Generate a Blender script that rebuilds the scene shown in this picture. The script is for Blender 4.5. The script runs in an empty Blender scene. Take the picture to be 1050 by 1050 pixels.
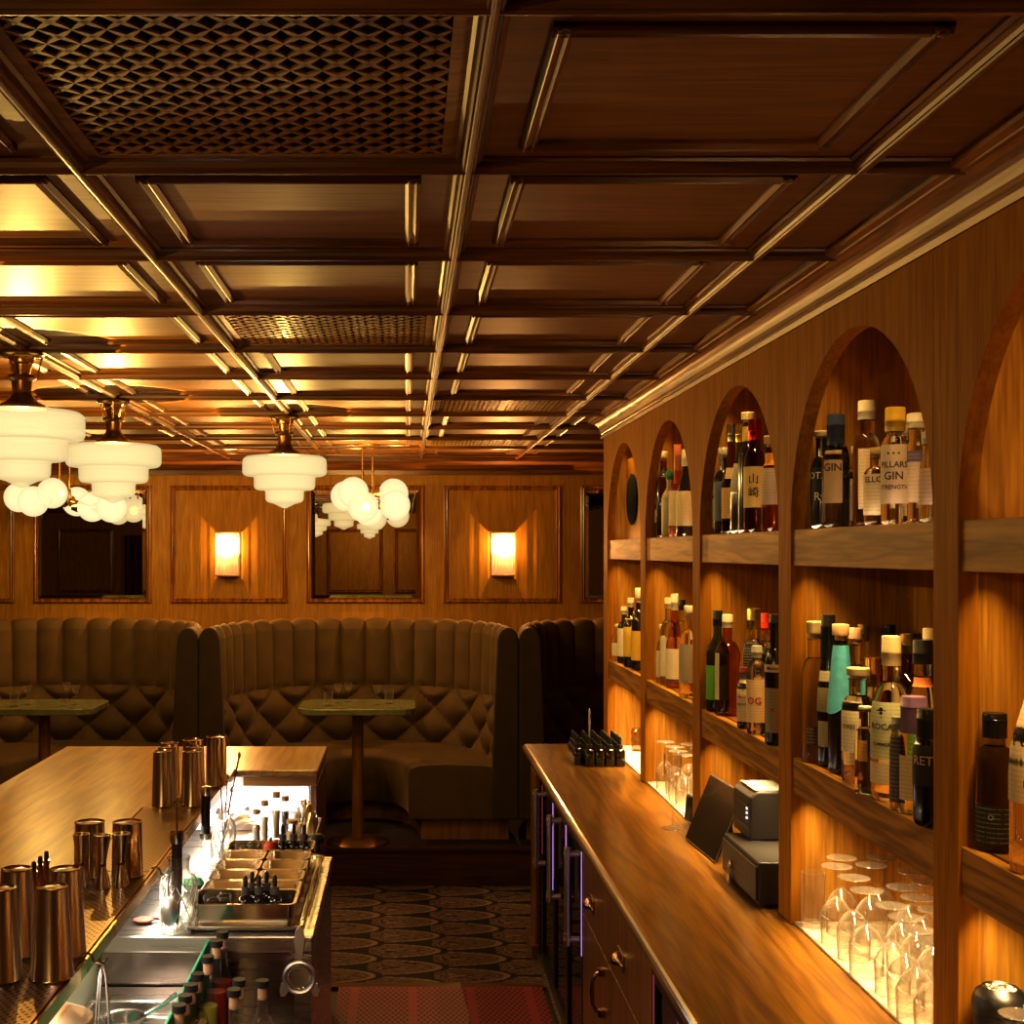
import bpy, math, random
import numpy as np
from math import pi, sin, cos, radians
random.seed(7)
SC = bpy.context.scene
COL = SC.collection
EYE = 1.77
F = 1330.0          # focal length in pixels of the 1050 px frame
CX, CY = 416.0, 566.0

def Yof(px, X): return F * X / (px - CX)
def Xof(px, Y): return (px - CX) * Y / F
def Zof(py, Y): return EYE - (py - CY) * Y / F

# ------------------------------------------------------------------ materials
MATS = {}
def new_mat(name):
    m = bpy.data.materials.new(name); m.use_nodes = True
    nt = m.node_tree; b = nt.nodes['Principled BSDF']
    return m, nt, b
def setin(b, **kw):
    for k, v in kw.items():
        k = k.replace('_', ' ')
        b.inputs[k].default_value = v
def plain(name, col, rough=.5, metal=0., noise=.12, scale=30, spec=.5, coat=0., bump=0., sheen=0.):
    if name in MATS: return MATS[name]
    m, nt, b = new_mat(name)
    N = nt.nodes; L = nt.links
    tc = N.new('ShaderNodeTexCoord'); n = N.new('ShaderNodeTexNoise'); n.inputs['Scale'].default_value = scale
    n.inputs['Detail'].default_value = 4
    L.new(tc.outputs['Object'], n.inputs['Vector'])
    r = N.new('ShaderNodeValToRGB')
    r.color_ramp.elements[0].position = .3; r.color_ramp.elements[1].position = .7
    r.color_ramp.elements[0].color = (*[c*(1-noise) for c in col], 1)
    r.color_ramp.elements[1].color = (*[min(1, c*(1+noise)) for c in col], 1)
    L.new(n.outputs['Fac'], r.inputs['Fac']); L.new(r.outputs['Color'], b.inputs['Base Color'])
    setin(b, Roughness=rough, Metallic=metal, Specular_IOR_Level=spec, Coat_Weight=coat, Coat_Roughness=.15)
    if sheen: setin(b, Sheen_Weight=sheen, Sheen_Roughness=.35); b.inputs['Sheen Tint'].default_value = (1, .75, .45, 1)
    if bump:
        bp = N.new('ShaderNodeBump'); bp.inputs['Strength'].default_value = bump; bp.inputs['Distance'].default_value = .002
        L.new(n.outputs['Fac'], bp.inputs['Height']); L.new(bp.outputs['Normal'], b.inputs['Normal'])
    MATS[name] = m; return m

def wood(name, light, dark, axis='Z', rough=.38, scale=1., coat=.3, coat_r=.18, figure=.5, bump=.15, spec=.5):
    """oak: long fibres, pores and slow cathedral figure running along one axis"""
    if name in MATS: return MATS[name]
    light = (light[0], light[1]*.98, light[2]*.5); dark = (dark[0], dark[1]*.96, dark[2]*.5)
    m, nt, b = new_mat(name); N = nt.nodes; L = nt.links
    tc = N.new('ShaderNodeTexCoord'); mp = N.new('ShaderNodeMapping'); mp2 = N.new('ShaderNodeMapping')
    s = {'X': (.05, 1, 1), 'Y': (1, .05, 1), 'Z': (1, 1, .05)}[axis]
    mp.inputs['Scale'].default_value = [v*scale for v in s]
    s2 = {'X': (.07, 1, 1), 'Y': (1, .07, 1), 'Z': (1, 1, .07)}[axis]
    mp2.inputs['Scale'].default_value = [v*scale for v in s2]
    L.new(tc.outputs['Object'], mp.inputs['Vector']); L.new(tc.outputs['Object'], mp2.inputs['Vector'])
    fine = N.new('ShaderNodeTexNoise'); fine.inputs['Scale'].default_value = 160; fine.inputs['Detail'].default_value = 3
    L.new(mp.outputs['Vector'], fine.inputs['Vector'])
    fig = N.new('ShaderNodeTexNoise'); fig.inputs['Scale'].default_value = 11; fig.inputs['Detail'].default_value = 3; fig.inputs['Distortion'].default_value = .25
    L.new(mp2.outputs['Vector'], fig.inputs['Vector'])
    mul = N.new('ShaderNodeMath'); mul.operation = 'MULTIPLY'; mul.inputs[1].default_value = 14
    L.new(fig.outputs['Fac'], mul.inputs[0])
    sn = N.new('ShaderNodeMath'); sn.operation = 'PINGPONG'; sn.inputs[1].default_value = 1
    L.new(mul.outputs[0], sn.inputs[0])
    mx = N.new('ShaderNodeMix'); mx.data_type = 'FLOAT'; mx.inputs['Factor'].default_value = figure
    L.new(fine.outputs['Fac'], mx.inputs['A']); L.new(sn.outputs[0], mx.inputs['B'])
    r = N.new('ShaderNodeValToRGB')
    r.color_ramp.elements[0].position = .30; r.color_ramp.elements[1].position = .68
    r.color_ramp.elements[0].color = (*dark, 1); r.color_ramp.elements[1].color = (*light, 1)
    L.new(mx.outputs['Result'], r.inputs['Fac']); L.new(r.outputs['Color'], b.inputs['Base Color'])
    setin(b, Roughness=rough, Coat_Weight=coat, Coat_Roughness=coat_r, Specular_IOR_Level=spec)
    if bump:
        bp = N.new('ShaderNodeBump'); bp.inputs['Strength'].default_value = bump; bp.inputs['Distance'].default_value = .001
        L.new(fine.outputs['Fac'], bp.inputs['Height']); L.new(bp.outputs['Normal'], b.inputs['Normal'])
    MATS[name] = m; return m

def metal(name, col, rough=.25, axis=None, aniso=0.):
    if name in MATS: return MATS[name]
    m, nt, b = new_mat(name); N = nt.nodes; L = nt.links
    setin(b, Metallic=1., Roughness=rough)
    b.inputs['Base Color'].default_value = (*col, 1)
    tc = N.new('ShaderNodeTexCoord'); mp = N.new('ShaderNodeMapping'); n = N.new('ShaderNodeTexNoise')
    if axis: mp.inputs['Scale'].default_value = {'X': (.02, 1, 1), 'Y': (1, .02, 1), 'Z': (1, 1, .02)}[axis]
    n.inputs['Scale'].default_value = 120 if axis else 8
    L.new(tc.outputs['Object'], mp.inputs['Vector']); L.new(mp.outputs['Vector'], n.inputs['Vector'])
    mr = N.new('ShaderNodeMapRange'); mr.inputs['To Min'].default_value = max(.03, rough*.75); mr.inputs['To Max'].default_value = rough*1.3
    L.new(n.outputs['Fac'], mr.inputs['Value']); L.new(mr.outputs['Result'], b.inputs['Roughness'])
    MATS[name] = m; return m

def emit(name, col, strength, edge=None, pass_=0.):
    """opal lamp glass: glows, a little dimmer toward the silhouette, and lets part of the bulb's light through"""
    if name in MATS: return MATS[name]
    m = bpy.data.materials.new(name); m.use_nodes = True; nt = m.node_tree; N = nt.nodes; L = nt.links
    for n in list(N): N.remove(n)
    out = N.new('ShaderNodeOutputMaterial'); em = N.new('ShaderNodeEmission'); em.inputs['Color'].default_value = (*col, 1)
    lw = N.new('ShaderNodeLayerWeight'); lw.inputs['Blend'].default_value = .45
    mr = N.new('ShaderNodeMapRange'); mr.inputs['To Min'].default_value = strength; mr.inputs['To Max'].default_value = strength*(edge or 1)
    L.new(lw.outputs['Facing'], mr.inputs['Value']); L.new(mr.outputs['Result'], em.inputs['Strength'])
    tr = N.new('ShaderNodeBsdfTransparent'); mx = N.new('ShaderNodeMixShader'); mx.inputs[0].default_value = pass_
    L.new(em.outputs[0], mx.inputs[1]); L.new(tr.outputs[0], mx.inputs[2]); L.new(mx.outputs[0], out.inputs[0])
    MATS[name] = m; return m

def glass(name, col=(1, 1, 1), rough=.02, ior=1.45):
    if name in MATS: return MATS[name]
    m, nt, b = new_mat(name)
    setin(b, Roughness=rough, Transmission_Weight=1., IOR=ior)
    b.inputs['Base Color'].default_value = (*col, 1)
    N = nt.nodes; L = nt.links
    n = N.new('ShaderNodeTexNoise'); n.inputs['Scale'].default_value = 3
    mr = N.new('ShaderNodeMapRange'); mr.inputs['To Min'].default_value = rough; mr.inputs['To Max'].default_value = rough*1.5+.005
    L.new(n.outputs['Fac'], mr.inputs['Value']); L.new(mr.outputs['Result'], b.inputs['Roughness'])
    MATS[name] = m; return m

def thin_glass(name, col=(1, 1, 1), refl=1., edge=.45, bump=None, edge_shine=0.):
    """thin-walled glass: see-through face on, reflective and darker toward the edge"""
    if name in MATS: return MATS[name]
    m = bpy.data.materials.new(name); m.use_nodes = True; nt = m.node_tree; N = nt.nodes; L = nt.links
    for n in list(N): N.remove(n)
    out = N.new('ShaderNodeOutputMaterial'); tr = N.new('ShaderNodeBsdfTransparent'); gl = N.new('ShaderNodeBsdfGlossy')
    gl.inputs['Roughness'].default_value = .04
    lw = N.new('ShaderNodeLayerWeight'); lw.inputs['Blend'].default_value = .5
    cr = N.new('ShaderNodeValToRGB')
    cr.color_ramp.elements[0].position = .45; cr.color_ramp.elements[0].color = (*col, 1)
    cr.color_ramp.elements[1].position = 1.; cr.color_ramp.elements[1].color = (*[c*edge for c in col], 1)
    L.new(lw.outputs['Facing'], cr.inputs['Fac']); L.new(cr.outputs['Color'], tr.inputs['Color'])
    pw = N.new('ShaderNodeMath'); pw.operation = 'POWER'; pw.inputs[1].default_value = 3.5; L.new(lw.outputs['Facing'], pw.inputs[0])
    ml = N.new('ShaderNodeMath'); ml.operation = 'MULTIPLY_ADD'; ml.inputs[1].default_value = .55*refl; ml.inputs[2].default_value = .035*refl; ml.use_clamp = True
    L.new(pw.outputs[0], ml.inputs[0])
    mx = N.new('ShaderNodeMixShader'); L.new(ml.outputs[0], mx.inputs[0]); L.new(tr.outputs[0], mx.inputs[1]); L.new(gl.outputs[0], mx.inputs[2])
    if bump:
        tc = N.new('ShaderNodeTexCoord'); v = N.new('ShaderNodeTexVoronoi'); v.inputs['Scale'].default_value = bump
        L.new(tc.outputs['Object'], v.inputs['Vector'])
        bp = N.new('ShaderNodeBump'); bp.inputs['Strength'].default_value = 1; bp.inputs['Distance'].default_value = .004
        L.new(v.outputs['Distance'], bp.inputs['Height'])
        for q in (gl, lw): L.new(bp.outputs['Normal'], q.inputs['Normal'])
    res = mx.outputs[0]
    if edge_shine:  # pale diffuse toward the edge imitates bright light caught by the glass
        df = N.new('ShaderNodeBsdfTranslucent'); df.inputs['Color'].default_value = (1, .96, .9, 1); d2 = N.new('ShaderNodeBsdfDiffuse'); d2.inputs['Color'].default_value = (1, .96, .9, 1)
        ad = N.new('ShaderNodeMixShader'); L.new(df.outputs[0], ad.inputs[1]); L.new(d2.outputs[0], ad.inputs[2])
        k = N.new('ShaderNodeMath'); k.operation = 'MULTIPLY_ADD'; k.inputs[1].default_value = edge_shine; k.inputs[2].default_value = edge_shine*.06; L.new(pw.outputs[0], k.inputs[0])
        m2 = N.new('ShaderNodeMixShader'); L.new(k.outputs[0], m2.inputs[0]); L.new(res, m2.inputs[1]); L.new(ad.outputs[0], m2.inputs[2]); res = m2.outputs[0]
    L.new(res, out.inputs[0]); MATS[name] = m; return m

def paper(col, ink=(.12, .09, .07), lines=260., amount=.5, rough=.55):
    """printed label: tiny rows of print broken up along each row"""
    key = 'paper_%s_%s_%d_%d' % ('_'.join('%02d' % int(c*99) for c in col), '_'.join('%02d' % int(c*99) for c in ink), lines, amount*100)
    if key in MATS: return MATS[key]
    m, nt, b = new_mat(key); N = nt.nodes; L = nt.links
    tc = N.new('ShaderNodeTexCoord'); sep = N.new('ShaderNodeSeparateXYZ'); L.new(tc.outputs['Object'], sep.inputs[0])
    s = N.new('ShaderNodeMath'); s.operation = 'MULTIPLY'; s.inputs[1].default_value = lines*3.2; L.new(sep.outputs['Z'], s.inputs[0])
    w = N.new('ShaderNodeMath'); w.operation = 'SINE'; L.new(s.outputs[0], w.inputs[0])
    mp = N.new('ShaderNodeMapping'); mp.inputs['Scale'].default_value = (260, 260, 40); L.new(tc.outputs['Object'], mp.inputs['Vector'])
    n = N.new('ShaderNodeTexNoise'); n.inputs['Scale'].default_value = 1; n.inputs['Detail'].default_value = 1; L.new(mp.outputs['Vector'], n.inputs['Vector'])
    a = N.new('ShaderNodeMath'); a.operation = 'MULTIPLY'; L.new(w.outputs[0], a.inputs[0]); L.new(n.outputs['Fac'], a.inputs[1])
    mr = N.new('ShaderNodeMapRange'); mr.inputs['From Min'].default_value = .34; mr.inputs['From Max'].default_value = .44; mr.inputs['To Max'].default_value = amount
    L.new(a.outputs[0], mr.inputs['Value'])
    mx = N.new('ShaderNodeMix'); mx.data_type = 'RGBA'; mx.inputs['A'].default_value = (*col, 1); mx.inputs['B'].default_value = (*ink, 1)
    L.new(mr.outputs['Result'], mx.inputs['Factor']); L.new(mx.outputs['Result'], b.inputs['Base Color'])
    setin(b, Roughness=rough); MATS[key] = m; return m

def C(*c): return tuple(c)
def pl(col, rough=.4, metal_=0.):
    return plain('surface_%s_%d_%d' % ('_'.join('%03d' % int(c*999) for c in col), rough*100, metal_*10), col, rough, metal_, noise=.06, scale=60)

# ------------------------------------------------------------------ mesh builder
class MB:
    def __init__(s): s.v = []; s.f = []; s.sm = []; s.mi = []; s.cur = 0
    def add(s, vs, fs, smooth=False):
        o = len(s.v); s.v += [tuple(p) for p in vs]
        for f in fs: s.f.append(tuple(i+o for i in f)); s.sm.append(smooth); s.mi.append(s.cur)
        return s
    def box(s, x0, x1, y0, y1, z0, z1):
        vs = [(x, y, z) for x in (x0, x1) for y in (y0, y1) for z in (z0, z1)]
        return s.add(vs, [(0, 1, 3, 2), (4, 6, 7, 5), (0, 4, 5, 1), (2, 3, 7, 6), (0, 2, 6, 4), (1, 5, 7, 3)])
    def cbox(s, c, d): return s.box(c[0]-d[0]/2, c[0]+d[0]/2, c[1]-d[1]/2, c[1]+d[1]/2, c[2]-d[2]/2, c[2]+d[2]/2)
    def lathe(s, prof, c=(0, 0, 0), n=24, power=2., sx=1., sy=1., smooth=True, twist=0.):
        """prof: list of (radius, z). power > 2 squares the section off."""
        vs = []; fs = []; idx = []
        for r, z in prof:
            if r < 1e-6: idx.append([len(vs)]); vs.append((c[0], c[1], c[2]+z)); continue
            row = []
            for k in range(n):
                a = 2*pi*k/n + twist
                ca, sa = cos(a), sin(a)
                if power != 2.:
                    q = (abs(ca)**power+abs(sa)**power)**(-1./power); ca *= q; sa *= q
                row.append(len(vs)); vs.append((c[0]+r*ca*sx, c[1]+r*sa*sy, c[2]+z))
            idx.append(row)
        for a, b in zip(idx, idx[1:]):
            if len(a) == 1 and len(b) == 1: continue
            if len(a) == 1: fs += [(a[0], b[(k+1) % n], b[k]) for k in range(n)]
            elif len(b) == 1: fs += [(a[k], a[(k+1) % n], b[0]) for k in range(n)]
            else: fs += [(a[k], a[(k+1) % n], b[(k+1) % n], b[k]) for k in range(n)]
        return s.add(vs, fs, smooth)
    def cyl(s, c, r, h, n=20, r2=None, smooth=True):
        r2 = r if r2 is None else r2
        return s.lathe([(0, 0), (r, 0), (r, .0005), (r2, h-.0005), (r2, h), (0, h)], c, n, smooth=smooth)
    def tube(s, pts, r, n=8, closed=False, caps=True):
        P = [np.array(p, float) for p in pts]; m = len(P); vs = []; fs = []
        rr = r if hasattr(r, '__len__') else [r]*m
        up = np.array((0, 0, 1.)); prev = None
        for i in range(m):
            if closed: t = P[(i+1) % m]-P[i-1]
            else: t = P[min(i+1, m-1)]-P[max(i-1, 0)]
            t = t/(np.linalg.norm(t)+1e-12)
            if prev is None:
                a = np.cross(t, up)
                if np.linalg.norm(a) < .1: a = np.cross(t, (1., 0, 0))
            else: a = prev-t*np.dot(prev, t)
            a = a/(np.linalg.norm(a)+1e-12); prev = a; b = np.cross(t, a)
            for k in range(n):
                q = 2*pi*k/n; vs.append(P[i]+rr[i]*(a*cos(q)+b*sin(q)))
        for i in range(m if closed else m-1):
            j = (i+1) % m
            fs += [(i*n+k, i*n+(k+1) % n, j*n+(k+1) % n, j*n+k) for k in range(n)]
        if not closed and caps: fs += [tuple(range(n-1, -1, -1)), tuple((m-1)*n+k for k in range(n))]
        return s.add(vs, fs, True)
    def prism(s, poly, axis, a0, a1, smooth=False):
        """extrude a 2-D polygon along an axis ('X': poly is (y,z); 'Y': (x,z); 'Z': (x,y))"""
        n = len(poly)
        mk = {'X': lambda p, a: (a, p[0], p[1]), 'Y': lambda p, a: (p[0], a, p[1]), 'Z': lambda p, a: (p[0], p[1], a)}[axis]
        vs = [mk(p, a0) for p in poly]+[mk(p, a1) for p in poly]
        s.add(vs, [tuple(range(n-1, -1, -1)), tuple(range(n, 2*n))])
        o = len(s.v)-2*n
        for k in range(n):
            s.f.append((o+k, o+(k+1) % n, o+n+(k+1) % n, o+n+k)); s.sm.append(smooth); s.mi.append(s.cur)
        return s
    def grid(s, fn, nu, nv, closed_u=False, smooth=True):
        vs = [fn(i, j) for i in range(nu) for j in range(nv)]
        fs = []
        for i in range(nu if closed_u else nu-1):
            for j in range(nv-1):
                k = (i+1) % nu; fs.append((i*nv+j, k*nv+j, k*nv+j+1, i*nv+j+1))
        return s.add(vs, fs, smooth)
    def build(s, name, mat, parent=None, bevel=0., fix=True, loc=None):
        me = bpy.data.meshes.new(name); me.from_pydata(s.v, [], s.f)
        mats = mat if isinstance(mat, (list, tuple)) else [mat]
        for m in mats: me.materials.append(m)
        me.polygons.foreach_set('use_smooth', s.sm)
        me.polygons.foreach_set('material_index', s.mi)
        if fix:
            import bmesh
            bm = bmesh.new(); bm.from_mesh(me); bmesh.ops.recalc_face_normals(bm, faces=bm.faces)
            for e in bm.edges:
                if len(e.link_faces) == 2 and e.calc_face_angle(0) > .7: e.smooth = False
            bm.to_mesh(me); bm.free()
        me.update()
        o = bpy.data.objects.new(name, me); COL.objects.link(o)
        if parent: o.parent = parent
        if loc: o.location = loc
        if bevel:
            b = o.modifiers.new('edge', 'BEVEL'); b.width = bevel; b.segments = 2; b.limit_method = 'ANGLE'; b.angle_limit = .6
        return o

def thing(name, label, cat, loc=(0, 0, 0), rz=0., group=None):
    o = bpy.data.objects.new(name, None); COL.objects.link(o); o.empty_display_size = .05
    o.location = loc; o.rotation_euler = (0, 0, rz); o['label'] = label; o['category'] = cat
    if group: o['group'] = group
    return o
def tag(o, label, cat, group=None):
    o['label'] = label; o['category'] = cat
    if group: o['group'] = group
    return o
def struct(o): o['kind'] = 'structure'; return o
def dup(root, loc, rz=0., label=None, group=None, scale=None):
    r = root.copy(); COL.objects.link(r); r.location = loc; r.rotation_euler = (0, 0, rz)
    if label: r['label'] = label
    if group: r['group'] = group
    if scale: r.scale = scale
    for ch in list(root.children):
        c = ch.copy(); COL.objects.link(c); c.parent = r
        for g in list(ch.children):
            d = g.copy(); COL.objects.link(d); d.parent = c
    return r

_tc = {}
def text_geo(s, size):
    """(vertices, faces) of flat lettering centred on the origin in the x-y plane"""
    if (s, size) in _tc: return _tc[(s, size)]
    cu = bpy.data.curves.new('lettering', 'FONT'); cu.body = s; cu.size = size; cu.align_x = 'CENTER'; cu.align_y = 'CENTER'
    cu.resolution_u = 2; cu.offset = size*.012
    ob = bpy.data.objects.new('lettering', cu); COL.objects.link(ob)
    dg = bpy.context.evaluated_depsgraph_get(); dg.update(); me = ob.evaluated_get(dg).to_mesh()
    vs = [tuple(v.co) for v in me.vertices]; fs = [tuple(p.vertices) for p in me.polygons]
    ob.evaluated_get(dg).to_mesh_clear(); bpy.data.objects.remove(ob); bpy.data.curves.remove(cu)
    _tc[(s, size)] = (vs, fs); return vs, fs
def wrap_text(mb, s, size, r, z, ang=0., sx=1.):
    """lettering bent round a cylinder of radius r about the z axis, facing -Y turned by ang"""
    vs, fs = text_geo(s, size)
    out = []
    for x, y, _ in vs:
        a = x*sx/r+ang; out.append((r*sin(a), -r*cos(a), z+y))
    mb.add(out, fs)
    return mb
# ------------------------------------------------------------------ palette
OAK_L, OAK_D = C(.33, .155, .034), C(.19, .080, .015)
M_oak_z = wood('oak_vertical_grain', OAK_L, OAK_D, 'Z', rough=.45, coat=.12, coat_r=.3, figure=.28)
M_oak_y = wood('oak_grain_along_bar', OAK_L, OAK_D, 'Y', rough=.42, coat=.12, coat_r=.3, figure=.45)
M_oak_x = wood('oak_grain_across', OAK_L, OAK_D, 'X')
M_ceil = wood('polished_oak_ceiling', C(.30, .135, .030), C(.18, .075, .015), 'X', rough=.48, coat=.16, coat_r=.42, figure=.3, spec=.4)
M_beam = wood('oak_beam', C(.27, .12, .03), C(.15, .06, .013), 'Y', rough=.42, coat=.18, coat_r=.35)
M_beamx = wood('oak_beam_across', C(.20, .075, .022), C(.10, .035, .01), 'X', rough=.32, coat=.4, coat_r=.2)
M_face = wood('shelving_oak', C(.42, .192, .026), C(.28, .118, .015), 'Z', rough=.6, coat=.0, figure=.22, spec=.08)
M_facia = wood('shelf_front_oak', C(.42, .22, .06), C(.20, .092, .02), 'Y', rough=.5, coat=.0, figure=.45, spec=.2)
M_dark = wood('dark_oak', C(.09, .03, .012), C(.04, .013, .006), 'X', rough=.5, coat=.1)
M_wall = wood('oak_wall', C(.46, .238, .042), C(.30, .140, .020), 'Z', rough=.5, coat=.0, figure=.2, spec=.3)
M_niche = wood('oak_niche', C(.52, .28, .07), C(.30, .14, .03), 'Z', rough=.5, coat=.05, figure=.25)
M_top = wood('bar_top_oak', C(.40, .23, .06), C(.24, .125, .03), 'Y', rough=.34, scale=.7, coat=.5, coat_r=.25, figure=.35)
M_ctop = wood('counter_top_oak', C(.27, .138, .036), C(.14, .064, .015), 'Y', rough=.33, scale=.9, coat=.8, coat_r=.14, figure=.38)
M_brass = metal('aged_brass', C(.62, .40, .15), .25)
M_brassd = metal('dark_brass', C(.30, .17, .06), .35)
M_chrome = metal('chrome', C(.75, .73, .70), .12)
M_steel = metal('brushed_steel', C(.62, .60, .57), .28, 'X')
M_steely = metal('brushed_steel_vertical', C(.60, .53, .50), .2, 'Z')
M_black = pl(C(.012, .011, .011), .35)
M_blackm = pl(C(.02, .018, .018), .6)

XL, XR, YN, YF = -5.4, 2.6, -3.2, 8.25
ZB = 2.35      # underside of the beams
ZP = 2.374      # ceiling panels

# floor, walls
m = plain('dark_floor', C(.05, .018, .012), .5, noise=.3, scale=12)
struct(MB().box(XL, XR, YN, YF, -.1, 0).build('floor', m))
struct(MB().box(XL-.1, XL, YN, YF, 0, ZP).build('wall_left', M_wall))
struct(MB().box(XR, XR+.1, YN, YF, 0, ZP).build('wall_right', M_wall))
struct(MB().box(XL-.1, XR+.1, YF, YF+.1, 0, ZP).build('wall_back', M_wall))
struct(MB().box(XL-.1, XR+.1, YN-.1, YN, 0, ZP).build('wall_front', M_wall))

# ceiling: panels with mitred picture mouldings
bx = [-.505+.602*k for k in range(-8, 6)]
by = [1.405+.595*k for k in range(-7, 12)]
VENTS = [(-.505, 1.405), (-.505, 3.19), (.097, 4.975), (.097, 6.76)]
def is_vent(x, y): return any(abs(x-a) < .05 and abs(y-b) < .05 for a, b in VENTS)
mb = MB()
cells = []
xs = [XL]+[b for b in bx if XL+.05 < b < XR-.05]+[XR]
ys = [YN]+[b for b in by if YN+.05 < b < YF-.05]+[YF]
for i in range(len(xs)-1):
    for j in range(len(ys)-1):
        if is_vent(xs[i], ys[j]): continue
        mb.box(xs[i], xs[i+1], ys[j], ys[j+1], ZP, ZP+.04)
        cells.append((xs[i], xs[i+1], ys[j], ys[j+1]))
struct(mb.build('ceiling', M_ceil))
prof = [(-.013, 0), (-.013, -.005), (-.007, -.012), (.001, -.008), (.006, -.011), (.013, -.004), (.013, 0)]
mbx, mby = MB(), MB()
for x0, x1, y0, y1 in cells:
    if x1-x0 < .5 or y1-y0 < .5: continue
    if x0 > .65 and y1 < 6: continue
    if y1 < -1: continue
    i = .085
    a, b, c, d = x0+i, x1-i, y0+i, y1-i
    for xx in (a, b): mby.prism([(xx+p, ZP+q) for p, q in prof], 'Y', c-.013, d+.013)
    for yy in (c, d): mbx.prism([(yy+p, ZP+q) for p, q in prof], 'X', a-.013, b+.013)
struct(mby.build('trim_1', M_beam)); struct(mbx.build('trim_2', M_beamx))
# beams: stepped profile
bp = [(-.021, ZP), (-.021, ZP-.004), (-.016, ZP-.008), (-.012, ZP-.007), (-.0115, ZB+.008), (-.009, ZB+.003), (-.006, ZB+.0045), (-.004, ZB+.001), (0, ZB), (.004, ZB+.001), (.006, ZB+.0045), (.009, ZB+.003), (.0115, ZB+.008), (.012, ZP-.007), (.016, ZP-.008), (.021, ZP-.004), (.021, ZP)]
mb = MB()
for x in bx:
    if XL < x < XR: mb.prism([(x+p, q) for p, q in bp], 'Y', YN, YF)
struct(mb.build('trim_3', M_beam))
bpx = [(p, q+.0015) for p, q in bp]
mb = MB()
for y in by:
    if YN < y < YF: mb.prism([(y+p, q) for p, q in bpx], 'X', XL, XR)
struct(mb.build('trim_4', M_beamx))

# lattice vents
M_vent = wood('lattice_wood', C(.40, .22, .08), C(.26, .13, .045), 'X', rough=.45, coat=.1)
M_void = plain('vent_dark', C(.004, .0045, .009), .9, noise=.5, scale=400)  # near-black sheet stands in for the darkness behind the lattice holes
def lattice(w, d, nx, ny):
    mb = MB(); cw, cd = w/nx, d/ny
    for i in range(nx):
        for j in range(ny):
            cx0, cy0 = -w/2+(i+.5)*cw, -d/2+(j+.5)*cd
            for sgn in (1, -1):
                pts = []
                for t in (0, .25, .5, .75, 1):
                    pts.append((t, .0008+.0042*sin(pi*t)))
                ux, uy = cw, cd*sgn; L_ = math.hypot(ux, uy); nx_, ny_ = -uy/L_, ux/L_
                ox, oy = cx0-cw/2, cy0-cd*sgn/2
                poly = [(ox+ux*t+nx_*h, oy+uy*t+ny_*h) for t, h in pts]+[(ox+ux*t-nx_*h, oy+uy*t-ny_*h) for t, h in reversed(pts)]
                mb.prism(poly, 'Z', 0, .0035)
    return mb
VL = ['large wooden lattice vent in the ceiling nearest the camera, above the bar', 'second wooden lattice ceiling vent, behind the nearest one in the same column',
      'wooden lattice ceiling vent right of the middle beam, third from the camera', 'small far lattice ceiling vent close to the back wall']
g0 = lattice(.52, .51, 13, 12)
first = None
for k, (x, y) in enumerate(VENTS):
    cx, cy = x+.301, y+.2975
    t = thing('ceiling_vent', VL[k], 'vent', (cx, cy, ZP-.004))
    if first is None:
        gm = g0.build('lattice', M_vent, t)
        fr = MB()
        for a in ((-.272, -.258, -.27, .27), (.258, .272, -.27, .27)): fr.box(a[0], a[1], a[2], a[3], -.001, .012)
        for a in ((-.268, -.255), (.255, .268)): fr.box(-.272, .272, a[0], a[1], -.001, .0125)
        fr.box(-.301, -.27, -.297, .297, .001, .013); fr.box(.27, .301, -.297, .297, .001, .013)
        fr.box(-.272, .272, -.297, -.266, .001, .013); fr.box(-.272, .272, .266, .297, .001, .013)
        fm = fr.build('frame', M_vent, t)
        vm = MB().box(-.29, .29, -.285, .285, .03, .04).build('backing', M_void, t)
        first = (gm.data, fm.data, vm.data)
    else:
        for n_, d_ in zip(('lattice', 'frame', 'backing'), first):
            o = bpy.data.objects.new(n_, d_); COL.objects.link(o); o.parent = t

# back wall panelling
PX = [-1.991+.868*k for k in range(-3, 6)]
hw, z0, z1 = .372, EYE-.323, EYE+.422
def frame_rect(mb, cx, y, hw, z0, z1, w=.03, d=.018, dirn=-1):
    """picture moulding on a wall at y, projecting along dirn"""
    pr = [(0, 0), (0, d*.7), (w*.3, d), (w*.55, d*.55), (w*.8, d*.7), (w, d*.25), (w, 0)]
    for sx in (-1, 1):
        mb.prism([(cx+sx*(hw-p), y+dirn*q) for p, q in pr], 'Z', z0, z1)
    for zz, sg in ((z0, 1), (z1, -1)):
        mb.prism([(y+dirn*q, zz+sg*p) for p, q in pr], 'X', cx-hw, cx+hw)
M_frame = wood('oak_moulding', C(.36, .15, .045), C(.17, .06, .018), 'Z', rough=.3, coat=.5)
mb = MB()
for k, x in enumerate(PX):
    if abs(x) < 2.55 or x > XL and x < XR:
        if k % 2 == 0 and x-hw > XL and x+hw < XR: frame_rect(mb, x, YF, hw, z0, z1)
struct(mb.build('trim_5', M_frame))
M_mirror, _nt, _b = new_mat('mirror_silver'); setin(_b, Metallic=1., Roughness=.0); _b.inputs['Base Color'].default_value = (.78, .72, .64, 1)
ML = {1: 'dark-reflecting wall mirror above the far left booth behind the globe chandelier', 3: 'square wall mirror above the middle booth, between the two lit wall lamps', 5: 'wall mirror above the right booth, mostly covered by the arched shelves'}
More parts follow.
